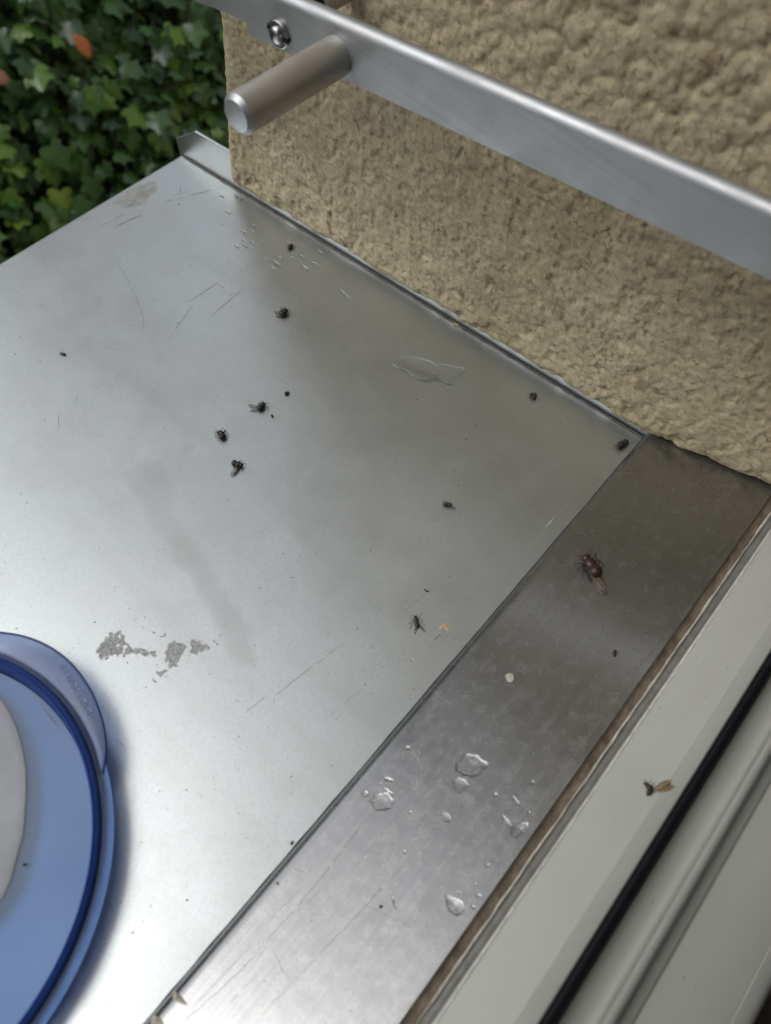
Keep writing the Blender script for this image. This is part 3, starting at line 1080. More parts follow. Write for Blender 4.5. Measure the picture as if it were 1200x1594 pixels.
# outline of the moulded section, outer face then inner face (r, h)
fl = [(0.0001, 0.0050), (R1 - 0.0080, 0.0050), (R1 - 0.0062, 0.0056), (R1 - 0.0062, 0.0048), (R1 - 0.0080, 0.0041), (0.0001, 0.0041)]
b.lathe(fl, (0, 0, 0), (0, 0, 1), (1, 0, 0), (0, 1, 0), 128)
o = fix(b.build('lid_floor', M_LID, lid, smooth=True, world=False))
o.data.set_sharp_from_angle(angle=rad(60))
b = MB()
ri = [(R1 - 0.0061, 0.0056), (R1 - 0.0056, 0.0072), (R1 - 0.0053, top - 0.0012), (R1 - 0.0049, top - 0.0003), (R1 - 0.0044, top), (R1 - 0.0041, top - 0.0004), (R1 - 0.0038, top), (R1 - 0.0032, top - 0.0002),
      (R1 - 0.0027, top - 0.0010), (R1 - 0.0025, top - 0.0020), (R1 - 0.0030, top - 0.0026), (R1 - 0.0040, top - 0.0024), (R1 - 0.0047, 0.0066), (R1 - 0.0056, 0.0046)]
b.lathe(ri, (0, 0, 0), (0, 0, 1), (1, 0, 0), (0, 1, 0), 128, True)
o = fix(b.build('rim', M_LIDRIM, lid, smooth=True, world=False))
o.data.set_sharp_from_angle(angle=rad(60))
b = MB()
sk = [(R1 - 0.0024, top - 0.0012), (R1 - 0.0014, top - 0.0020), (R1 - 0.0003, top - 0.0036), (R1, top - 0.0044), (R1 - 0.0006, top - 0.0044), (R1 - 0.0016, top - 0.0028), (R1 - 0.0024, top - 0.0020)]
b.lathe(sk, (0, 0, 0), (0, 0, 1), (1, 0, 0), (0, 1, 0), 128, True)
o = fix(b.build('skirt', M_LIDMID, lid, smooth=True, world=False))
o.data.set_sharp_from_angle(angle=rad(60))
# pull tab: outline in lid axes
tab_px = [(-30, 984), (0, 985), (40, 991), (80, 1008), (115, 1036), (142, 1075), (158, 1115), (165, 1150), (165, 1180), (160, 1205)]
th_ = top - 0.0030
outer = []
for p in tab_px:
    w = on_sill(p, th_ + 0.0004)
    outer.append((w[0] - lc[0], w @ S_ - lc[1]))


def resample(P, n):
    P = np.array(P)
    s = np.r_[0, np.cumsum(np.hypot(*np.diff(P, axis=0).T))]
    tt = np.linspace(0, s[-1], n)
    return np.stack([np.interp(tt, s, P[:, k]) for k in (0, 1)], 1)


def chaikin(P, k=2):
    P = np.array(P)
    for _ in range(k):
        Q = [P[0]]
        for i in range(len(P) - 1):
            Q += [P[i] * .75 + P[i + 1] * .25, P[i] * .25 + P[i + 1] * .75]
        P = np.array(Q + [P[-1]])
    return P


oc = resample(chaikin(outer), 40)
angs = np.arctan2(oc[:, 1], oc[:, 0])
inn = np.stack([np.cos(angs), np.sin(angs)], 1) * (R1 - 0.0026)
v, f = [], []
NR = 5
for sgn in (0, 1):
    for i in range(40):
        for k in range(NR):
            q_ = inn[i] + (oc[i] - inn[i]) * k / (NR - 1)
            hh = th_ + 0.0006 * math.sin(math.pi * k / (NR - 1)) + 0.0008 * (k / (NR - 1)) ** 2
            v.append((q_[0], q_[1], hh - (0.0009 if sgn else 0)))
for i in range(39):
    for k in range(NR - 1):
        a_ = i * NR + k
        f.append((a_, a_ + NR, a_ + NR + 1, a_ + 1))
        c_ = a_ + 40 * NR
        f.append((c_, c_ + 1, c_ + NR + 1, c_ + NR))
    a_ = i * NR + NR - 1
    f.append((a_, a_ + NR, a_ + NR + 40 * NR, a_ + 40 * NR))
    a_ = i * NR
    f.append((a_ + NR, a_, a_ + 40 * NR, a_ + NR + 40 * NR))
for i in (0, 39):
    for k in range(NR - 1):
        a_ = i * NR + k
        f.append((a_, a_ + 1, a_ + 1 + 40 * NR, a_ + 40 * NR))
o = fix(mesh('pull_tab', v, f, M_LIDTAB, lid, smooth=True, world=False))
o.data.set_sharp_from_angle(angle=rad(50))
b = MB()
b.tube([(q_[0], q_[1], th_ + 0.0004) for q_ in oc], 0.00045, 6)
b.build('tab_edge', M_LIDRIM, lid, smooth=True, world=False)
# moulded lettering, too worn to read: small raised ridges following the rim
M_EMB = NT('blue_plastic_raised')
M_EMB.set(Base_Color=(0.42, 0.50, 0.68, 1), Roughness=0.3)
M_EMB.b.inputs['Transmission Weight'].default_value = 0.5


def mould_marks(name, px0, px1, hpl, size, n, seed, parent, local=True):
    rr_ = random.Random(seed)
    b = MB()
    for i in range(n):
        t_ = i / (n - 1)
        p = (px0[0] + (px1[0] - px0[0]) * t_, px0[1] + (px1[1] - px0[1]) * t_)
        w = on_sill(p, hpl)
        c_ = np.array([w[0] - lc[0], w @ S_ - lc[1]])
        rd = c_ / np.hypot(*c_)
        tg = np.array([rd[1], -rd[0]])
        kind = rr_.choice('oLIEn')
        segs = {'o': [((-.4, -.5), (.4, -.5)), ((.4, -.5), (.4, .5)), ((.4, .5), (-.4, .5)), ((-.4, .5), (-.4, -.5))],
                'L': [((-.3, .5), (-.3, -.5)), ((-.3, -.5), (.3, -.5))], 'I': [((0, .5), (0, -.5))],
                'E': [((-.3, .5), (-.3, -.5)), ((-.3, .5), (.3, .5)), ((-.3, 0), (.2, 0)), ((-.3, -.5), (.3, -.5))],
                'n': [((-.3, .5), (-.3, -.5)), ((-.3, .5), (.3, .5)), ((.3, .5), (.3, -.5))]}[kind]
        for (x0_, y0_), (x1_, y1_) in segs:
            q0 = c_ + tg * x0_ * size + rd * y0_ * size
            q1 = c_ + tg * x1_ * size + rd * y1_ * size
            b.tube([(q0[0], q0[1], hpl), (q1[0], q1[1], hpl)], size * 0.09, 5)
    return b.build(name, M_EMB.m, parent, world=False)


mould_marks('moulded_lettering', (98, 1038), (143, 1116), th_ + 0.0011, 0.0017, 11, 5, lid)
mould_marks('moulded_lettering', (58, 1082), (98, 1128), 0.0051, 0.0030, 9, 9, lid)
# pale flat piece lying in the lid
M_PALE = simple('pale_crust', (0.27, 0.28, 0.305), 0.6, 0, 0.12, 40, 0.0004)
hp = 0.0048
pp = [(-60, 1040), (0, 1080), (22, 1115), (38, 1160), (45, 1210), (42, 1270), (40, 1300), (28, 1338), (24, 1365), (0, 1415), (-60, 1470), (-130, 1400), (-150, 1200)]
P2 = []
for p in pp:
    w = on_sill(p, hp)
    P2.append((w[0] - lc[0], w @ S_ - lc[1]))
P2 = np.array(P2 + [P2[0]])
P2 = resample(chaikin(P2, 2), 49)[:-1]
cm = P2.mean(0)
wc = lo_ + ex * cm[0] + S_ * cm[1] + SN * hp
PM = LM.copy()
PM.translation = Vector(wc)
v = [(*(cm * 0), 0.0008)]
rings = [(0.55, 0.0008), (0.85, 0.0007), (0.96, 0.0006), (0.99, 0.0004), (1.0, 0.0001)]
for k, h_ in rings:
    v += [((p[0] - cm[0]) * k, (p[1] - cm[1]) * k, h_ + 0.0002 * math.sin(i * .7 + k * 9) * (k < .9)) for i, p in enumerate(P2)]
n = len(P2)
f = [(0, 1 + i, 1 + (i + 1) % n) for i in range(n)]
for r in range(len(rings) - 1):
    f += [(1 + r * n + i, 1 + (r + 1) * n + i, 1 + (r + 1) * n + (i + 1) % n, 1 + r * n + (i + 1) % n) for i in range(n)]
pale = mesh('pale_slice', v, f, M_PALE, None, smooth=True)
pale.matrix_world = PM
fix(pale)
tag(pale, 'pale greyish beige flat piece lying inside the blue lid at the left edge', 'scrap')

# ------------------------------------------------------------------ water
t = NT('water')
t.set(Base_Color=(1, 1, 1, 1), Roughness=0.0, IOR=1.33)
t.b.inputs['Transmission Weight'].default_value = 1.0
M_WATER = t.m


def drop(poly, on, hmax, label, group=None, name='water_drop', cat='water drop'):
    nrm = SN if on is on_sill else TN
    ud = S_ if on is on_sill else T_
    P = np.array([on(p, 0.0) for p in poly])
    c_ = P.mean(0)
    q = np.stack([(P - c_) @ ex, (P - c_) @ ud], 1)
    q = np.r_[q, q[:1]]
    m = max(14, min(40, int(np.hypot(*np.diff(q, axis=0).T).sum() / 0.0006)))
    q = resample(chaikin(q, 2), m + 1)[:-1]
    q = q * (1 + 0.24 * (fbm(q[:, 0] * 900 + c_[0] * 5e3, q[:, 1] * 900, 501, 2) - .5) * 2)[:, None]
    M = Matrix(((ex[0], ud[0], nrm[0], c_[0] + nrm[0] * .00008), (ex[1], ud[1], nrm[1], c_[1] + nrm[1] * .00008), (ex[2], ud[2], nrm[2], c_[2] + nrm[2] * .00008), (0, 0, 0, 1)))
    v = [(0, 0, hmax)]
    rings = [(0.35, .99), (0.65, .95), (0.8, .86), (0.9, .66), (0.965, .36), (1.0, 0.0)]
    hmax = hmax * 0.5
    for k, z in rings:
        v += [(p[0] * k, p[1] * k, hmax * z) for p in q]
    f = [(0, 1 + i, 1 + (i + 1) % m) for i in range(m)]
    for r in range(len(rings) - 1):
        f += [(1 + r * m + i, 1 + (r + 1) * m + i, 1 + (r + 1) * m + (i + 1) % m, 1 + r * m + (i + 1) % m) for i in range(m)]
    o = mesh(name, v, f, M_WATER, None, smooth=True)
    o.matrix_world = M
    fix(o)
    if sum(p.normal.z for p in o.data.polygons) < 0:
        o.data.flip_normals()
    return tag(o, label, cat, group)


def z8(P):
    return [(540 + x / 3.75, 1140 + y / 3.75) for x, y in P]


def z6(P):
    return [(590 + x / 4.615, 540 + y / 4.615) for x, y in P]


drop(z6([(60, 100), (130, 85), (220, 70), (300, 75), (350, 100), (420, 125), (490, 130), (560, 140), (640, 170), (600, 205), (540, 240), (490, 280), (450, 240), (400, 240), (345, 275), (310, 245), (240, 208), (180, 188), (110, 150)]),
     on_sill, 0.0015, 'flat wet puddle shaped like a fish on the dark part of the sill', name='water_puddle', cat='puddle')
big = [
    ([(690, 125), (740, 130), (790, 150), (820, 185), (790, 230), (760, 265), (720, 260), (680, 245), (640, 225), (625, 200), (650, 165)], .0011, 'largest clear water drop near the middle of the aluminium strip'),
    ([(615, 270), (650, 265), (710, 285), (700, 330), (640, 355), (620, 320)], .0005, 'thin water patch just below the largest drop on the strip'),
    ([(130, 400), (170, 360), (230, 350), (270, 390), (275, 430), (200, 460), (160, 455)], .0008, 'broad water drop near the left edge of the aluminium strip'),
    ([(205, 262), (240, 258), (290, 285), (250, 297)], .0006, 'slim water drop above the broad drop at the left of the strip'),
    ([(210, 320), (235, 330), (285, 365), (260, 372), (225, 350)], .0006, 'narrow slanting water drop touching the broad drop at the left of the strip'),
    ([(900, 475), (935, 500), (962, 545), (948, 560), (915, 530)], .0007, 'long water drop leaning against a bigger one beside the brown sealant'),
    ([(955, 565), (990, 525), (1060, 520), (1062, 570), (1000, 612), (965, 622)], .0009, 'wide water drop close to the brown sealant line'),
    ([(575, 955), (600, 950), (640, 965), (685, 1005), (690, 1040), (640, 1080), (615, 1070), (580, 1015)], .0010, 'bright leaf shaped water drop low on the strip near the sealant'),
    ([(745, 945), (770, 940), (797, 960), (760, 967)], .0006, 'small flat water drop right of the leaf shaped drop on the strip'),
    ([(850, 700), (866, 730), (884, 770), (862, 752)], .0005, 'tiny streak of water beside the sealant above the leaf shaped drop'),
    ([(325, 92), (350, 76), (375, 95), (350, 108)], .0006, 'single small water drop near the upper left of the wet area on the strip'),
    ([(535, 485), (575, 460), (600, 485), (612, 522), (560, 522)], .0005, 'faint thin water patch in the middle of the wet area on the strip'),
    ([(262, 960), (275, 965), (280, 1000), (298, 1040), (272, 1024)], .0005, 'curved sliver of water on the bright lower part of the strip'),
    ([(960, 370), (985, 380), (1018, 425), (1000, 432), (975, 405)], .0005, 'slim water drop above the long leaning drop near the sealant'),
]
for P, h_, lab in big:
    drop(z8(P), on_strip, h_, lab, 'water drops on the aluminium strip')
for x, y, r in ((568, 1236, 5), (770, 1237, 4), (638, 1265, 3), (823, 1265, 3), (758, 1347, 3.5), (736, 1412, 4), (810, 1291, 3), (828, 1218, 4), (715, 1390, 2.5), (740, 1376, 2.5),
                (629, 1326, 3), (600, 1213, 3), (592, 1220, 2.5), (651, 1172, 3)):
    P = [(x + r * math.cos(k * .9) * rnd.uniform(.7, 1.3), y + r * math.sin(k * .9) * rnd.uniform(.7, 1.3)) for k in range(7)]
    drop(P, on_strip, .0005, 'tiny round water bead scattered among the larger drops on the strip', 'tiny water beads on the strip')
for x, y, L in ((372, 308, 9), (345, 305, 6), (379, 361, 5), (380, 376, 5), (393, 360, 4), (369, 384, 5), (381, 382, 6), (392, 378, 5), (345, 349, 3), (430, 410, 8), (425, 418, 6), (436, 402, 5),
                (395, 351, 4), (408, 377, 4), (355, 331, 5), (346, 445, 4), (349, 501, 4), (413, 403, 4), (475, 418, 8), (490, 412, 7), (470, 400, 6), (533, 455, 7), (450, 378, 5), (625, 1024, 4), (641, 1027, 5), (622, 1020, 3),
                (483, 370, 6), (498, 393, 6), (455, 402, 5), (540, 462, 6)):
    an = rad(35)
    P = []
    for k in range(8):
        a_ = k * math.tau / 8
        dx, dy = L * math.cos(a_) * rnd.uniform(.8, 1.2), L * .38 * math.sin(a_)
        P.append((x + dx * math.cos(an) - dy * math.sin(an), y + dx * math.sin(an) + dy * math.cos(an)))
    drop(P, on_sill, .0006, 'tiny elongated droplet on the sill, one of the droplets sprinkled there', 'tiny droplets on the sill')

# ------------------------------------------------------------------ insects and scraps
M_ANT = simple('black_insect', (0.014, 0.011, 0.009), 0.5, 0, 0.4, 900)
M_ANTB = simple('brown_insect', (0.022, 0.009, 0.006), 0.48, 0, 0.4, 900)
t = NT('insect_wing')
wn_ = t.n('ShaderNodeTexVoronoi', feature='DISTANCE_TO_EDGE')
wn_.inputs['Scale'].default_value = 700
t.l(t.tc.outputs['Object'], wn_.inputs['Vector'])
t.l(t.ramp(wn_.outputs['Distance'], [(0.0, (0.08, 0.06, 0.04)), (0.12, (0.20, 0.17, 0.13))]), t.b.inputs['Base Color'])
t.set(Roughness=0.25)
t.b.inputs['Alpha'].default_value = 0.28
M_WING = t.m
t = NT('brown_wing')
t.l(t.ramp(t.noise(900, 3), [(0.3, (0.16, 0.11, 0.055)), (0.7, (0.34, 0.26, 0.15))]), t.b.inputs['Base Color'])
t.set(Roughness=0.3)
t.b.inputs['Alpha'].default_value = 0.75
M_WINGB = t.m


def insect(head, tail, on, wfac, label, wings=(), mat=None, legs=6, bend=0.0, lift=0.0, cat='insect', feel=True, wmat=None, leglen=0.5, name='winged_ant'):
    mat = mat or M_ANT
    if on is on_frame:
        (hp_, nn), (tp_, _) = on_frame(head), on_frame(tail)
    else:
        hp_, tp_ = on(head, lift), on(tail, lift)
        nn = SN if on is on_sill else TN
    L = np.linalg.norm(hp_ - tp_)
    fx = (hp_ - tp_) / L
    fz = nn
    fyv = np.cross(fz, fx)
    c_ = (hp_ + tp_) / 2
    M = Matrix(((fx[0], fyv[0], fz[0], c_[0]), (fx[1], fyv[1], fz[1], c_[1]), (fx[2], fyv[2], fz[2], c_[2]), (0, 0, 0, 1)))
    root = empty(name, c_, label, cat, 'small dead insects scattered round the window sill', M=M)
    b = MB()
    prof = [(0.0, .02), (0.02, .55), (0.07, .80), (0.14, .82), (0.18, .72), (0.21, .72), (0.26, .88), (0.34, 1.0), (0.43, 1.0), (0.49, .9), (0.53, .84), (0.57, .88), (0.62, .98), (0.72, 1.12), (0.82, 1.1), (0.92, .75), (0.98, .3), (1.0, .03)]
    n = 10
    Rb = L * wfac / 2
    v = []
    for t_, r in prof:
        x = L * (0.5 - t_)
        yb_ = bend * L * (t_ - 0.5) ** 2 * 2
        for k in range(n):
            a_ = k * math.tau / n
            v.append((x, yb_ + Rb * r * math.cos(a_), Rb * (0.9 + 0.85 * r * math.sin(a_)) + 0.0001))
    f = [(i * n + k, i * n + (k + 1) % n, (i + 1) * n + (k + 1) % n, (i + 1) * n + k) for i in range(len(prof) - 1) for k in range(n)]
    f += [tuple(range(n)), tuple((len(prof) - 1) * n + k for k in range(n))[::-1]]
    b.add(v, f)
    rl = max(Rb * 0.10, 0.00006)
    for i in range(legs):
        sd_ = 1 if i % 2 else -1
        k = i // 2
        x0_ = L * (0.5 - 0.28 - 0.08 * k)
        sw = (0.9, 0.1, -0.9)[k] + rnd.uniform(-.4, .4)
        ll = L * leglen * rnd.uniform(.5, .95)
        kn = (x0_ + ll * .45 * sw * .6, sd_ * (Rb + ll * .42), Rb * rnd.uniform(1.0, 2.0))
        ft = (x0_ + ll * sw * .9, sd_ * (Rb + ll * rnd.uniform(.5, .95)), 0.0001)
        b.tube([(x0_, sd_ * Rb * .6, Rb * .8), kn, ft], [rl, rl * .9, rl * .6], 5)
    if feel:
        for sd_ in (1, -1):
            b.tube([(L * .48, sd_ * Rb * .3, Rb), (L * .58, sd_ * Rb * 1.1, Rb * 1.3), (L * .72, sd_ * Rb * rnd.uniform(1.1, 2.0), Rb * .4)], [rl * .8, rl * .7, rl * .5], 5)
    fix(b.build('body', mat, root, smooth=True, world=False))
    Mi = np.array(M.inverted())
    for base, tip, w_, hh in wings:
        if on is on_frame:
            pb_, pt_ = on_frame(base, hh)[0], on_frame(tip, hh)[0]
        else:
            pb_, pt_ = on(base, hh), on(tip, hh * .5)
        lb, lt = (Mi[:3, :3] @ q_ + Mi[:3, 3] for q_ in (pb_, pt_))
        d = lt - lb
        LL = np.linalg.norm(d)
        d = d / LL
        s_ = np.cross((0, 0, 1.0), d)
        v, f = [], []
        K = 9
        for k in range(K):
            t_ = k / (K - 1)
            ww = w_ * LL * (math.sin(math.pi * min(1, t_ ** 1.4 * 0.93 + .05)) ** .7)
            cpt = lb + d * LL * t_ + np.array([0, 0, 0.0002 * math.sin(t_ * 7)])
            v += [cpt + s_ * ww * .35, cpt - s_ * ww * .65, cpt + s_ * ww * .35 - (0, 0, .00004), cpt - s_ * ww * .65 - (0, 0, .00004)]
        for k in range(K - 1):
            a_ = 4 * k
            f += [(a_, a_ + 1, a_ + 5, a_ + 4), (a_ + 2, a_ + 6, a_ + 7, a_ + 3), (a_, a_ + 4, a_ + 6, a_ + 2), (a_ + 1, a_ + 3, a_ + 7, a_ + 5)]
        wo = mesh('wing', v, f, wmat or M_WING, root, smooth=True, world=False)
        b2 = MB()
        b2.tube([lb + s_ * 0 + (0, 0, .0001), lb + d * LL * .5 + s_ * w_ * LL * .36 + (0, 0, .0003), lb + d * LL * .85 + s_ * w_ * LL * .26 + (0, 0, .0001)], [rl * .9, rl * .8, rl * .4], 5)
        b2.build('wing_vein', M_ANTB, wo, world=False)
    return root


insect((446, 485), (437, 495), on_sill, .62, 'small winged black insect with wings pointing left, highest of the cluster on the sill', [((438, 492), (427, 484), .45, .0006), ((437, 494), (429, 492), .4, .0004)], leglen=.35)
insect((412, 630), (402, 641), on_sill, .55, 'black winged insect with two clear wings spread left, in the middle of the cluster', [((402, 636), (386, 630), .4, .0006), ((402, 638), (389, 640), .4, .0004)], leglen=.4)
insect((343, 674), (350, 686), on_sill, .62, 'wingless looking black insect with one leg stretched right, left of the cluster', [], bend=.3, leglen=.4)
insect((378, 728), (361, 722), on_sill, .5, 'black insect lowest in the cluster with folded wings pointing down', [((370, 728), (360, 742), .42, .0008), ((372, 728), (364, 741), .35, .0005)], leglen=.35)
insect((450, 612), (443, 615), on_sill, .6, 'very small black midge just right of the insect cluster', [], leglen=.5, name='midge')
insect((826, 615), (834, 622), on_sill, .7, 'small dark insect on the shaded sill close to the wall', [], bend=.3, leglen=.4, name='midge')
insect((690, 786), (703, 788), on_sill, .5, 'dark winged insect alone in the middle of the sill towards the strip', [((698, 788), (710, 792), .35, .0006)], leglen=.55)
insect((909, 871), (932, 903), on_strip, .46, 'largest reddish brown winged ant lying on the aluminium strip', [((918, 884), (947, 922), .30, .0018), ((924, 888), (940, 926), .35, .0006)], mat=M_ANTB, leglen=.35)
insect((646, 960), (650, 979), on_sill, .34, 'slender black gnat with long legs beside a broken wing near the strip', [((648, 972), (646, 988), .25, .0004), ((650, 970), (663, 984), .2, .0005)], leglen=.6, name='gnat')
insect((960, 699), (976, 689), on_sill, .45, 'black insect wedged where sill, strip and wall meet', [], leglen=.3)
insect((1009, 1219), (1014, 1240), on_frame, .42, 'black ant with long brown wings lying on the white window frame', [((1016, 1230), (1044, 1214), .28, .0008), ((1016, 1231), (1049, 1223), .25, .0005)], bend=.6, leglen=.35, wmat=M_WINGB)
insect((455, 383), (449, 390), on_sill, .5, 'small black insect near the wall among the droplets', [], leglen=.5, name='midge')
insect((957, 1013), (957, 1021), on_strip, .5, 'tiny brown insect low on the strip near the sealant', [], mat=M_ANTB, leglen=.4, name='midge')
insect((94, 551), (103, 553), on_sill, .35, 'tiny thin dark insect alone on the far left of the sill', [], leglen=.3, name='midge')


def flake(poly, on, h, mat, name, label, cat, group=None, hump=0.0003):
    nrm = SN if on is on_sill else TN
    ud = S_ if on is on_sill else T_
    P = np.array([on(p, h) for p in poly])
    c_ = P.mean(0)
    M = Matrix(((ex[0], ud[0], nrm[0], c_[0]), (ex[1], ud[1], nrm[1], c_[1]), (ex[2], ud[2], nrm[2], c_[2]), (0, 0, 0, 1)))
    q = np.stack([(P - c_) @ ex, (P - c_) @ ud], 1)
    n = len(q)
    v = [(0, 0, hump)] + [(x, y, rnd.uniform(0.00005, .0002)) for x, y in q] + [(x, y, 0) for x, y in q]
    f = [(0, 1 + i, 1 + (i + 1) % n) for i in range(n)] + [(1 + i, 1 + n + i, 1 + n + (i + 1) % n, 1 + (i + 1) % n) for i in range(n)] + [tuple(1 + n + i for i in range(n))[::-1]]
    o = mesh(name, v, f, mat, None)
    o.matrix_world = M
    fix(o)
    return tag(o, label, cat, group)


M_HUSK = simple('dry_husk', (0.33, 0.30, 0.22), 0.6, 0, 0.4, 500)
M_SHED = simple('shed_wing', (0.40, 0.30, 0.18), 0.4, 0, 0.4, 700)
M_BLACK = simple('dark_grit', (0.02, 0.018, 0.015), 0.8, 0, 0.4, 500)
wing_frag = flake([(681, 977), (687, 973), (692, 970), (695, 970), (699, 979), (702, 984), (699, 985), (691, 978), (686, 980)], on_sill, .0002, M_SHED, 'shed_wing', 'broken brown insect wing lying beside the slender gnat', 'wing')
flake([(682, 987), (685, 986), (683, 990), (677, 996), (674, 995), (679, 991)], on_sill, .0002, M_HUSK, 'wing_scrap', 'tiny clear scrap below the broken brown wing', 'scrap')
flake([(272, 1541), (277, 1547), (283, 1552), (291, 1564), (282, 1562), (274, 1558), (268, 1552)], on_strip, .0002, M_HUSK, 'plant_flake', 'greenish triangular dry flake at the lower left edge of the strip', 'flake', hump=.0006)
flake([(240, 1579), (248, 1584), (254, 1592), (250, 1606), (238, 1604), (234, 1590)], on_strip, .0002, M_HUSK, 'plant_flake', 'rounded dry flake cut off by the bottom edge of the photo', 'flake', hump=.0006)
o = flake([(786, 1052), (791, 1048), (798, 1049), (800, 1056), (797, 1062), (790, 1062)], on_strip, .0002, M_LIP, 'dirt_crumb', 'small pale ring shaped crumb in the middle of the strip', 'crumb', hump=.0005)
flake([(660, 916), (664, 919), (668, 920), (667, 922), (661, 920)], on_sill, .0002, M_BLACK, 'dirt_crumb', 'small dark curved crumb above the slender gnat', 'crumb')
flake([(404 + 20, 645), (426, 648), (424, 651), (421, 646)], on_sill, .0002, M_BLACK, 'dirt_crumb', 'tiny dark sliver right of the clear winged insect', 'crumb')
flake([(453, 1310), (458, 1309), (457, 1314), (452, 1316)], on_strip, .0002, M_BLACK, 'dirt_crumb', 'dark crumb on the rolled edge of the strip', 'crumb')
flake([(590, 1410), (594, 1408), (596, 1411), (591, 1414)], on_strip, .0002, M_BLACK, 'dirt_crumb', 'black speck left of the leaf shaped drop', 'crumb')
flake([(429, 1371), (433, 1374), (434, 1378), (431, 1376)], on_strip, .0002, M_BLACK, 'dirt_crumb', 'black sliver near the left edge of the wet strip', 'crumb')
flake([(35, 1344), (41, 1344), (41, 1348), (36, 1348)], lambda p, h: on_sill(p, h + .0056), .0002, M_BLACK, 'dirt_crumb', 'black speck lying in the blue lid beside the pale piece', 'crumb')
flake([(681, 492), (686, 494), (684, 498), (680, 496)], on_sill, .0002, M_HUSK, 'dirt_crumb', 'pale crumb on the sill close under the wall', 'crumb')
flake([(708, 502), (714, 505), (711, 509), (706, 506)], on_sill, .0002, M_SHED, 'dirt_crumb', 'brown crumb against the fold at the wall', 'crumb')

# loose grit on sill and strip
b = MB()
for _ in range(420):
    x, y = rnd.uniform(0, 1000), rnd.uniform(290, 1594)
    w = on_sill((x, y))
    u = w @ S_
    if not (0.006 < u < U0 - .01) or w[0] > -.004 or w[0] < -.36:
        continue
    r = rnd.choice((.00012, .00016, .0002, .0003)) * rnd.uniform(.7, 1.2)
    c_ = w + SN * r * .6
    v = [c_ + ex * r * rnd.uniform(.6, 1.3) * sx + S_ * r * rnd.uniform(.5, 1.1) * sy + SN * r * .7 * sz for sx, sy, sz in ((1, 0, -.5), (0, 1, -.5), (-1, 0, -.5), (0, -1, -.5), (0, 0, 1))]
    b.add(v, [(0, 1, 4), (1, 2, 4), (2, 3, 4), (3, 0, 4)])
tag(b.build('grit', M_BLACK, sill), kind='stuff')
b = MB()
for _ in range(160):
    x, y = rnd.uniform(220, 1190), rnd.uniform(690, 1594)
    w = on_strip((x, y))
    if not (-.049 < w[1] < -.004) or w[0] > .002:
        continue
    r = rnd.choice((.00012, .00016, .00022)) * rnd.uniform(.7, 1.2)
    c_ = w + TN * r * .6
    v = [c_ + ex * r * rnd.uniform(.6, 1.3) * sx + T_ * r * rnd.uniform(.5, 1.1) * sy + TN * r * .7 * sz for sx, sy, sz in ((1, 0, -.5), (0, 1, -.5), (-1, 0, -.5), (0, -1, -.5), (0, 0, 1))]
    b.add(v, [(0, 1, 4), (1, 2, 4), (2, 3, 4), (3, 0, 4)])
tag(b.build('grit', M_BLACK, strip), kind='stuff')

# ------------------------------------------------------------------ trees across the garden (seen only as reflections)
rt = np.random.default_rng(11)
NL = 9000
th_t = rt.uniform(-1.9, 1.1, NL)                      # bearing from the window, 0 = straight out
dist_t = rt.uniform(7.0, 9.0, NL)
top_t = 1.6 + 1.5 * fbm(th_t * 3.0, th_t * 0 + 1.5, 401, 4)
zz_t = -1.8 + (top_t + 1.8) * rt.uniform(0, 1, NL) ** 0.8
ctr = np.stack([np.sin(th_t) * dist_t, np.cos(th_t) * dist_t, zz_t], 1)
kk = np.arange(NL) < 2600                             # one slender conifer nearer the house
hz_ = rt.uniform(-1.8, 7.0, NL)
an_ = rt.uniform(0, math.tau, NL)
rr_t = 0.30 * np.sqrt(rt.uniform(0, 1, NL)) * np.clip((7.4 - hz_) / 4, .25, 1)
con = np.stack([0.86 + 0.05 * hz_ + rr_t * np.cos(an_), 3.05 + rr_t * np.sin(an_), hz_], 1)
ctr = np.where(kk[:, None], con, ctr)
e1_t = rt.normal(size=(NL, 3))
e1_t /= np.linalg.norm(e1_t, axis=1)[:, None]
e2_t = np.cross(e1_t, rt.normal(size=(NL, 3)))
e2_t /= np.linalg.norm(e2_t, axis=1)[:, None]
sz_t = (rt.uniform(.12, .26, NL) * np.where(kk, 0.5, 1.0))[:, None]
V = np.stack([ctr - e1_t * sz_t, ctr + e2_t * sz_t * .6, ctr + e1_t * sz_t, ctr - e2_t * sz_t * .6], 1).reshape(-1, 3)
tag(mesh('far_trees', V, np.arange(NL * 4).reshape(NL, 4), simple('far_foliage', (0.035, 0.06, 0.02), 0.6, 0, 0.5, 2)),
    'leafy dark green trees across the garden', 'trees', kind='stuff')

# ------------------------------------------------------------------ ivy bank behind


def leaf_mat(name, island):
    t = NT(name)
    if island:
        g = t.n('ShaderNodeNewGeometry')
        rv = g.outputs['Random Per Island']
    else:
        g = t.n('ShaderNodeObjectInfo')
        rv = g.outputs['Random']
    c = t.ramp(rv, [(0.0, (0.014, 0.042, 0.011)), (0.35, (0.022, 0.066, 0.014)), (0.65, (0.034, 0.094, 0.017)), (0.82, (0.055, 0.13, 0.017)), (0.94, (0.095, 0.175, 0.018)), (1.0, (0.14, 0.21, 0.03))])
    c = t.mix(t.ramp(t.noise(60, 3), [(0.4, 0.0), (0.8, 0.35)]), c, (0.05, 0.10, 0.04))
    t.l(c, t.b.inputs['Base Color'])
    t.set(Roughness=0.36)
    t.b.inputs['Specular IOR Level'].default_value = 0.45
    return t.m


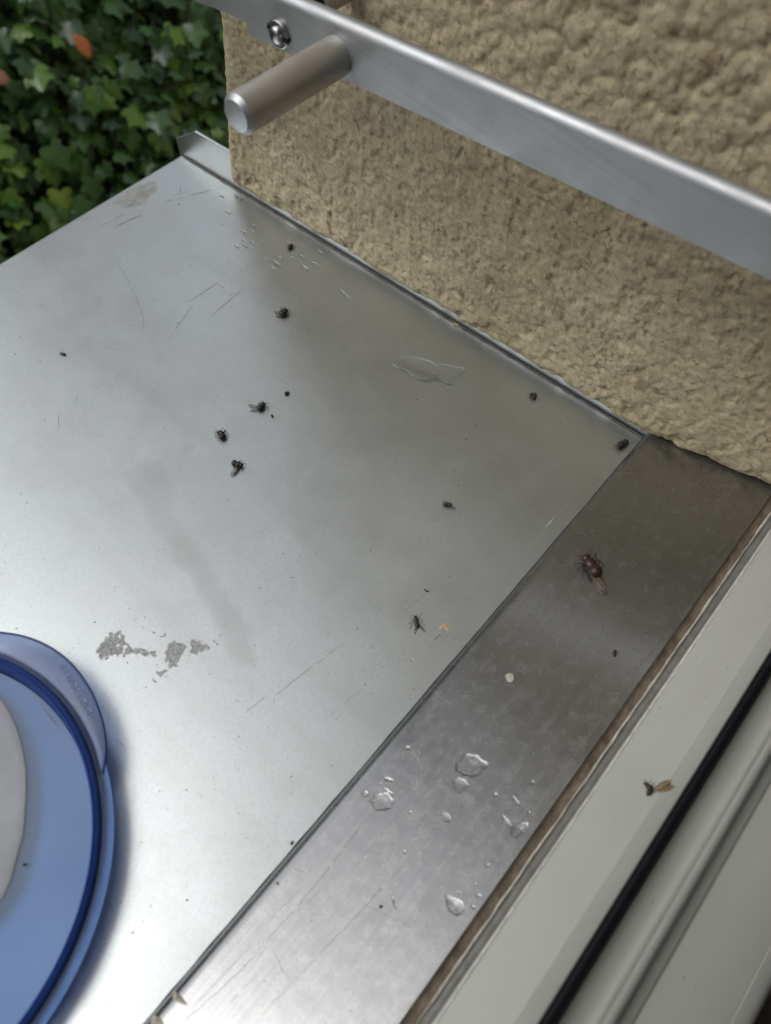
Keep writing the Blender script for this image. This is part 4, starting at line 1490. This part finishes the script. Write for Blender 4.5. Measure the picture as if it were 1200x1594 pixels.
M_LEAF = leaf_mat('ivy_leaf', False)
M_LEAFI = leaf_mat('ivy_leaf_mass', True)
outl = [(0, 0), (.15, -.13), (.38, -.15), (.52, .01), (.41, .16), (.53, .40), (.57, .53), (.36, .56), (.24, .67), (.11, .88), (0, 1.0)]
full = outl + [(-x, y) for x, y in outl[-2:0:-1]]


def leaf_verts(kind):
    rr_ = random.Random(kind)
    v = [(0, .38, 0.03)]
    for x, y in full:
        z = -0.30 * abs(x) * rr_.uniform(.6, 1.2) - 0.16 * max(0, y - .4) + rr_.uniform(-.03, .03)
        v.append((x * rr_.uniform(.9, 1.1), y * rr_.uniform(.94, 1.05), z))
    n = len(full)
    return np.array(v), [(0, 1 + i, 1 + (i + 1) % n) for i in range(n)]


def cam_pt(px, py, dist):
    v = RM @ np.array([px - CX, py - CY, FPX])
    return CAM + v / np.linalg.norm(v) * dist


pa, pb2, pc = cam_pt(0, 0, 2.0), cam_pt(330, 0, 2.0), cam_pt(0, 400, 2.0)
C0 = cam_pt(150, 150, 2.0)
# plane of the bank: level along X, rising away from the house
ry = np.array([0.0, 0.62, 0.785])
rx = np.array([1.0, 0, 0])
rn = np.cross(rx, ry)
if rn @ (CAM - C0) < 0:
    rn = -rn


def bank_off(a_, b_):
    return 0.10 * (fbm(a_ * 3 + 9, b_ * 3, 201, 3) - .5) + 0.07 * (fbm(a_ * 9, b_ * 9 + 4, 205, 2) - .5)


# soil bank carrying the ivy
ga = np.linspace(-2.2, 2.6, 60)
gb = np.linspace(-1.0, 1.0, 40)
GA, GB = np.meshgrid(ga, gb, indexing='ij')
off = bank_off(GA, GB) - 0.11
V = C0 + GA[..., None] * rx + GB[..., None] * ry + off[..., None] * rn
V[:, 0, 2] = -1.85
V[:, -1, 2] = -1.85
V[:, -1, 1] += 0.6
idx = np.arange(V.shape[0] * V.shape[1]).reshape(V.shape[:2])
F = np.stack([idx[:-1, :-1].ravel(), idx[1:, :-1].ravel(), idx[1:, 1:].ravel(), idx[:-1, 1:].ravel()], 1)
tag(mesh('earth_bank', V.reshape(-1, 3), F, soil.m, None, smooth=True), kind='structure')

ivy = empty('ivy', C0 - rn * 0.1, 'dense dark green ivy covering a bank beyond the edge of the sill', 'ivy')
LV = [leaf_verts(k) for k in range(6)]
nrng = np.random.default_rng(5)
leaves = []
for layer, (cnt, doff) in enumerate(((5200, -0.075), (5200, -0.035), (5600, 0.0))):
    aa = nrng.uniform(-1.6, 2.2, cnt)
    bb = nrng.uniform(-0.95, 0.9, cnt)
    of = bank_off(aa, bb) + doff + nrng.uniform(-.02, .02, cnt)
    Pz = C0 + aa[:, None] * rx + bb[:, None] * ry + of[:, None] * rn
    for p in Pz:
        leaves.append((p, layer))
RMt = RM.T


def proj(w):
    c_ = RMt @ (np.array(w) - CAM)
    return CX + FPX * c_[0] / c_[2], CY + FPX * c_[1] / c_[2], c_[2]


items = []
for p, layer in leaves:
    sz = rnd.uniform(.024, .060)
    down = -ry * 1.0 + rx * rnd.gauss(0, .55)
    nrm_ = rn + rx * rnd.gauss(0, .5) + ry * rnd.gauss(0.25, .5)
    nrm_ /= np.linalg.norm(nrm_)
    down = down - nrm_ * (down @ nrm_)
    down /= np.linalg.norm(down)
    side = np.cross(down, nrm_)
    u_, v_, d_c = proj(p)
    show = -60 < u_ < 400 and -60 < v_ < 460 and v_ < 445 - 0.58 * u_ + 40
    items.append((p, side, down, nrm_, sz, layer, show))
vis = sorted([i for i, it in enumerate(items) if it[6]], key=lambda i: -(items[i][5] * .05 + items[i][4] + 2 * ((items[i][0] - C0) @ rn)))[:290]
visset = set(vis)
lm = []
for k in range(6):
    me = bpy.data.meshes.new('leaf')
    me.from_pydata([tuple(q_) for q_ in LV[k][0]], [], LV[k][1])
    me.materials.append(M_LEAF)
    me.polygons.foreach_set('use_smooth', [True] * len(me.polygons))
    lm.append(me)
Bv, Bf, base = [], [], 0
Mi = ivy.matrix_world.inverted()
for i, (p, sd_, dn, nr, sz, layer, show) in enumerate(items):
    k = i % 6
    if i in visset:
        o = bpy.data.objects.new('leaf', lm[k])
        col.objects.link(o)
        o.parent = ivy
        o.matrix_local = Mi @ Matrix(((sd_[0] * sz, dn[0] * sz, nr[0] * sz, p[0]), (sd_[1] * sz, dn[1] * sz, nr[1] * sz, p[1]), (sd_[2] * sz, dn[2] * sz, nr[2] * sz, p[2]), (0, 0, 0, 1)))
    else:
        q_ = LV[k][0] * sz
        Bv.append(p + q_[:, :1] * sd_ + q_[:, 1:2] * dn + q_[:, 2:3] * nr)
        Bf.append(np.array(LV[k][1]) + base)
        base += len(q_)
tag(mesh('foliage', np.concatenate(Bv), np.concatenate(Bf), M_LEAFI, ivy, smooth=True), kind='stuff')
# fallen leaves caught in the ivy
M_ORANGE = simple('orange_leaf', (0.44, 0.14, 0.05), 0.5, 0, 0.25, 90)
M_PINK = simple('pinkish_leaf', (0.33, 0.17, 0.12), 0.5, 0, 0.25, 90)


def fallen(px, py, dist, ln, wd, ang, mat, label):
    c_ = cam_pt(px, py, dist)
    v, f = [], []
    K = 9
    ca_, sa_ = math.cos(ang), math.sin(ang)
    e1 = rx * ca_ + ry * sa_
    e2 = -rx * sa_ + ry * ca_
    for k in range(K):
        t_ = k / (K - 1)
        w = wd * math.sin(math.pi * min(.98, t_ * .96 + .02)) ** .8
        for s_ in (-1, 0, 1):
            v.append(e2 * (ln * (t_ - .5)) + e1 * (s_ * w / 2) + rn * (.25 * abs(s_) * w + .1 * ln * (t_ - .5) ** 2))
    for k in range(K - 1):
        for j in (0, 1):
            a_ = 3 * k + j
            f.append((a_, a_ + 1, a_ + 4, a_ + 3))
    o = mesh('fallen_leaf', v, f, mat, None, smooth=True)
    o.location = c_
    sm2 = o.modifiers.new('thick', 'SOLIDIFY')
    sm2.thickness = .0006
    tag(o, label, 'leaf')


fallen(128, 72, 1.90, .047, .029, rad(12), M_ORANGE, 'bright orange dead leaf caught in the ivy')
fallen(2, 122, 1.90, .03, .026, rad(60), M_PINK, 'dull pink leaf at the left edge in the ivy')

scene.render.engine = 'CYCLES'
scene.cycles.max_bounces = 10
scene.cycles.transmission_bounces = 10
scene.cycles.transparent_max_bounces = 12
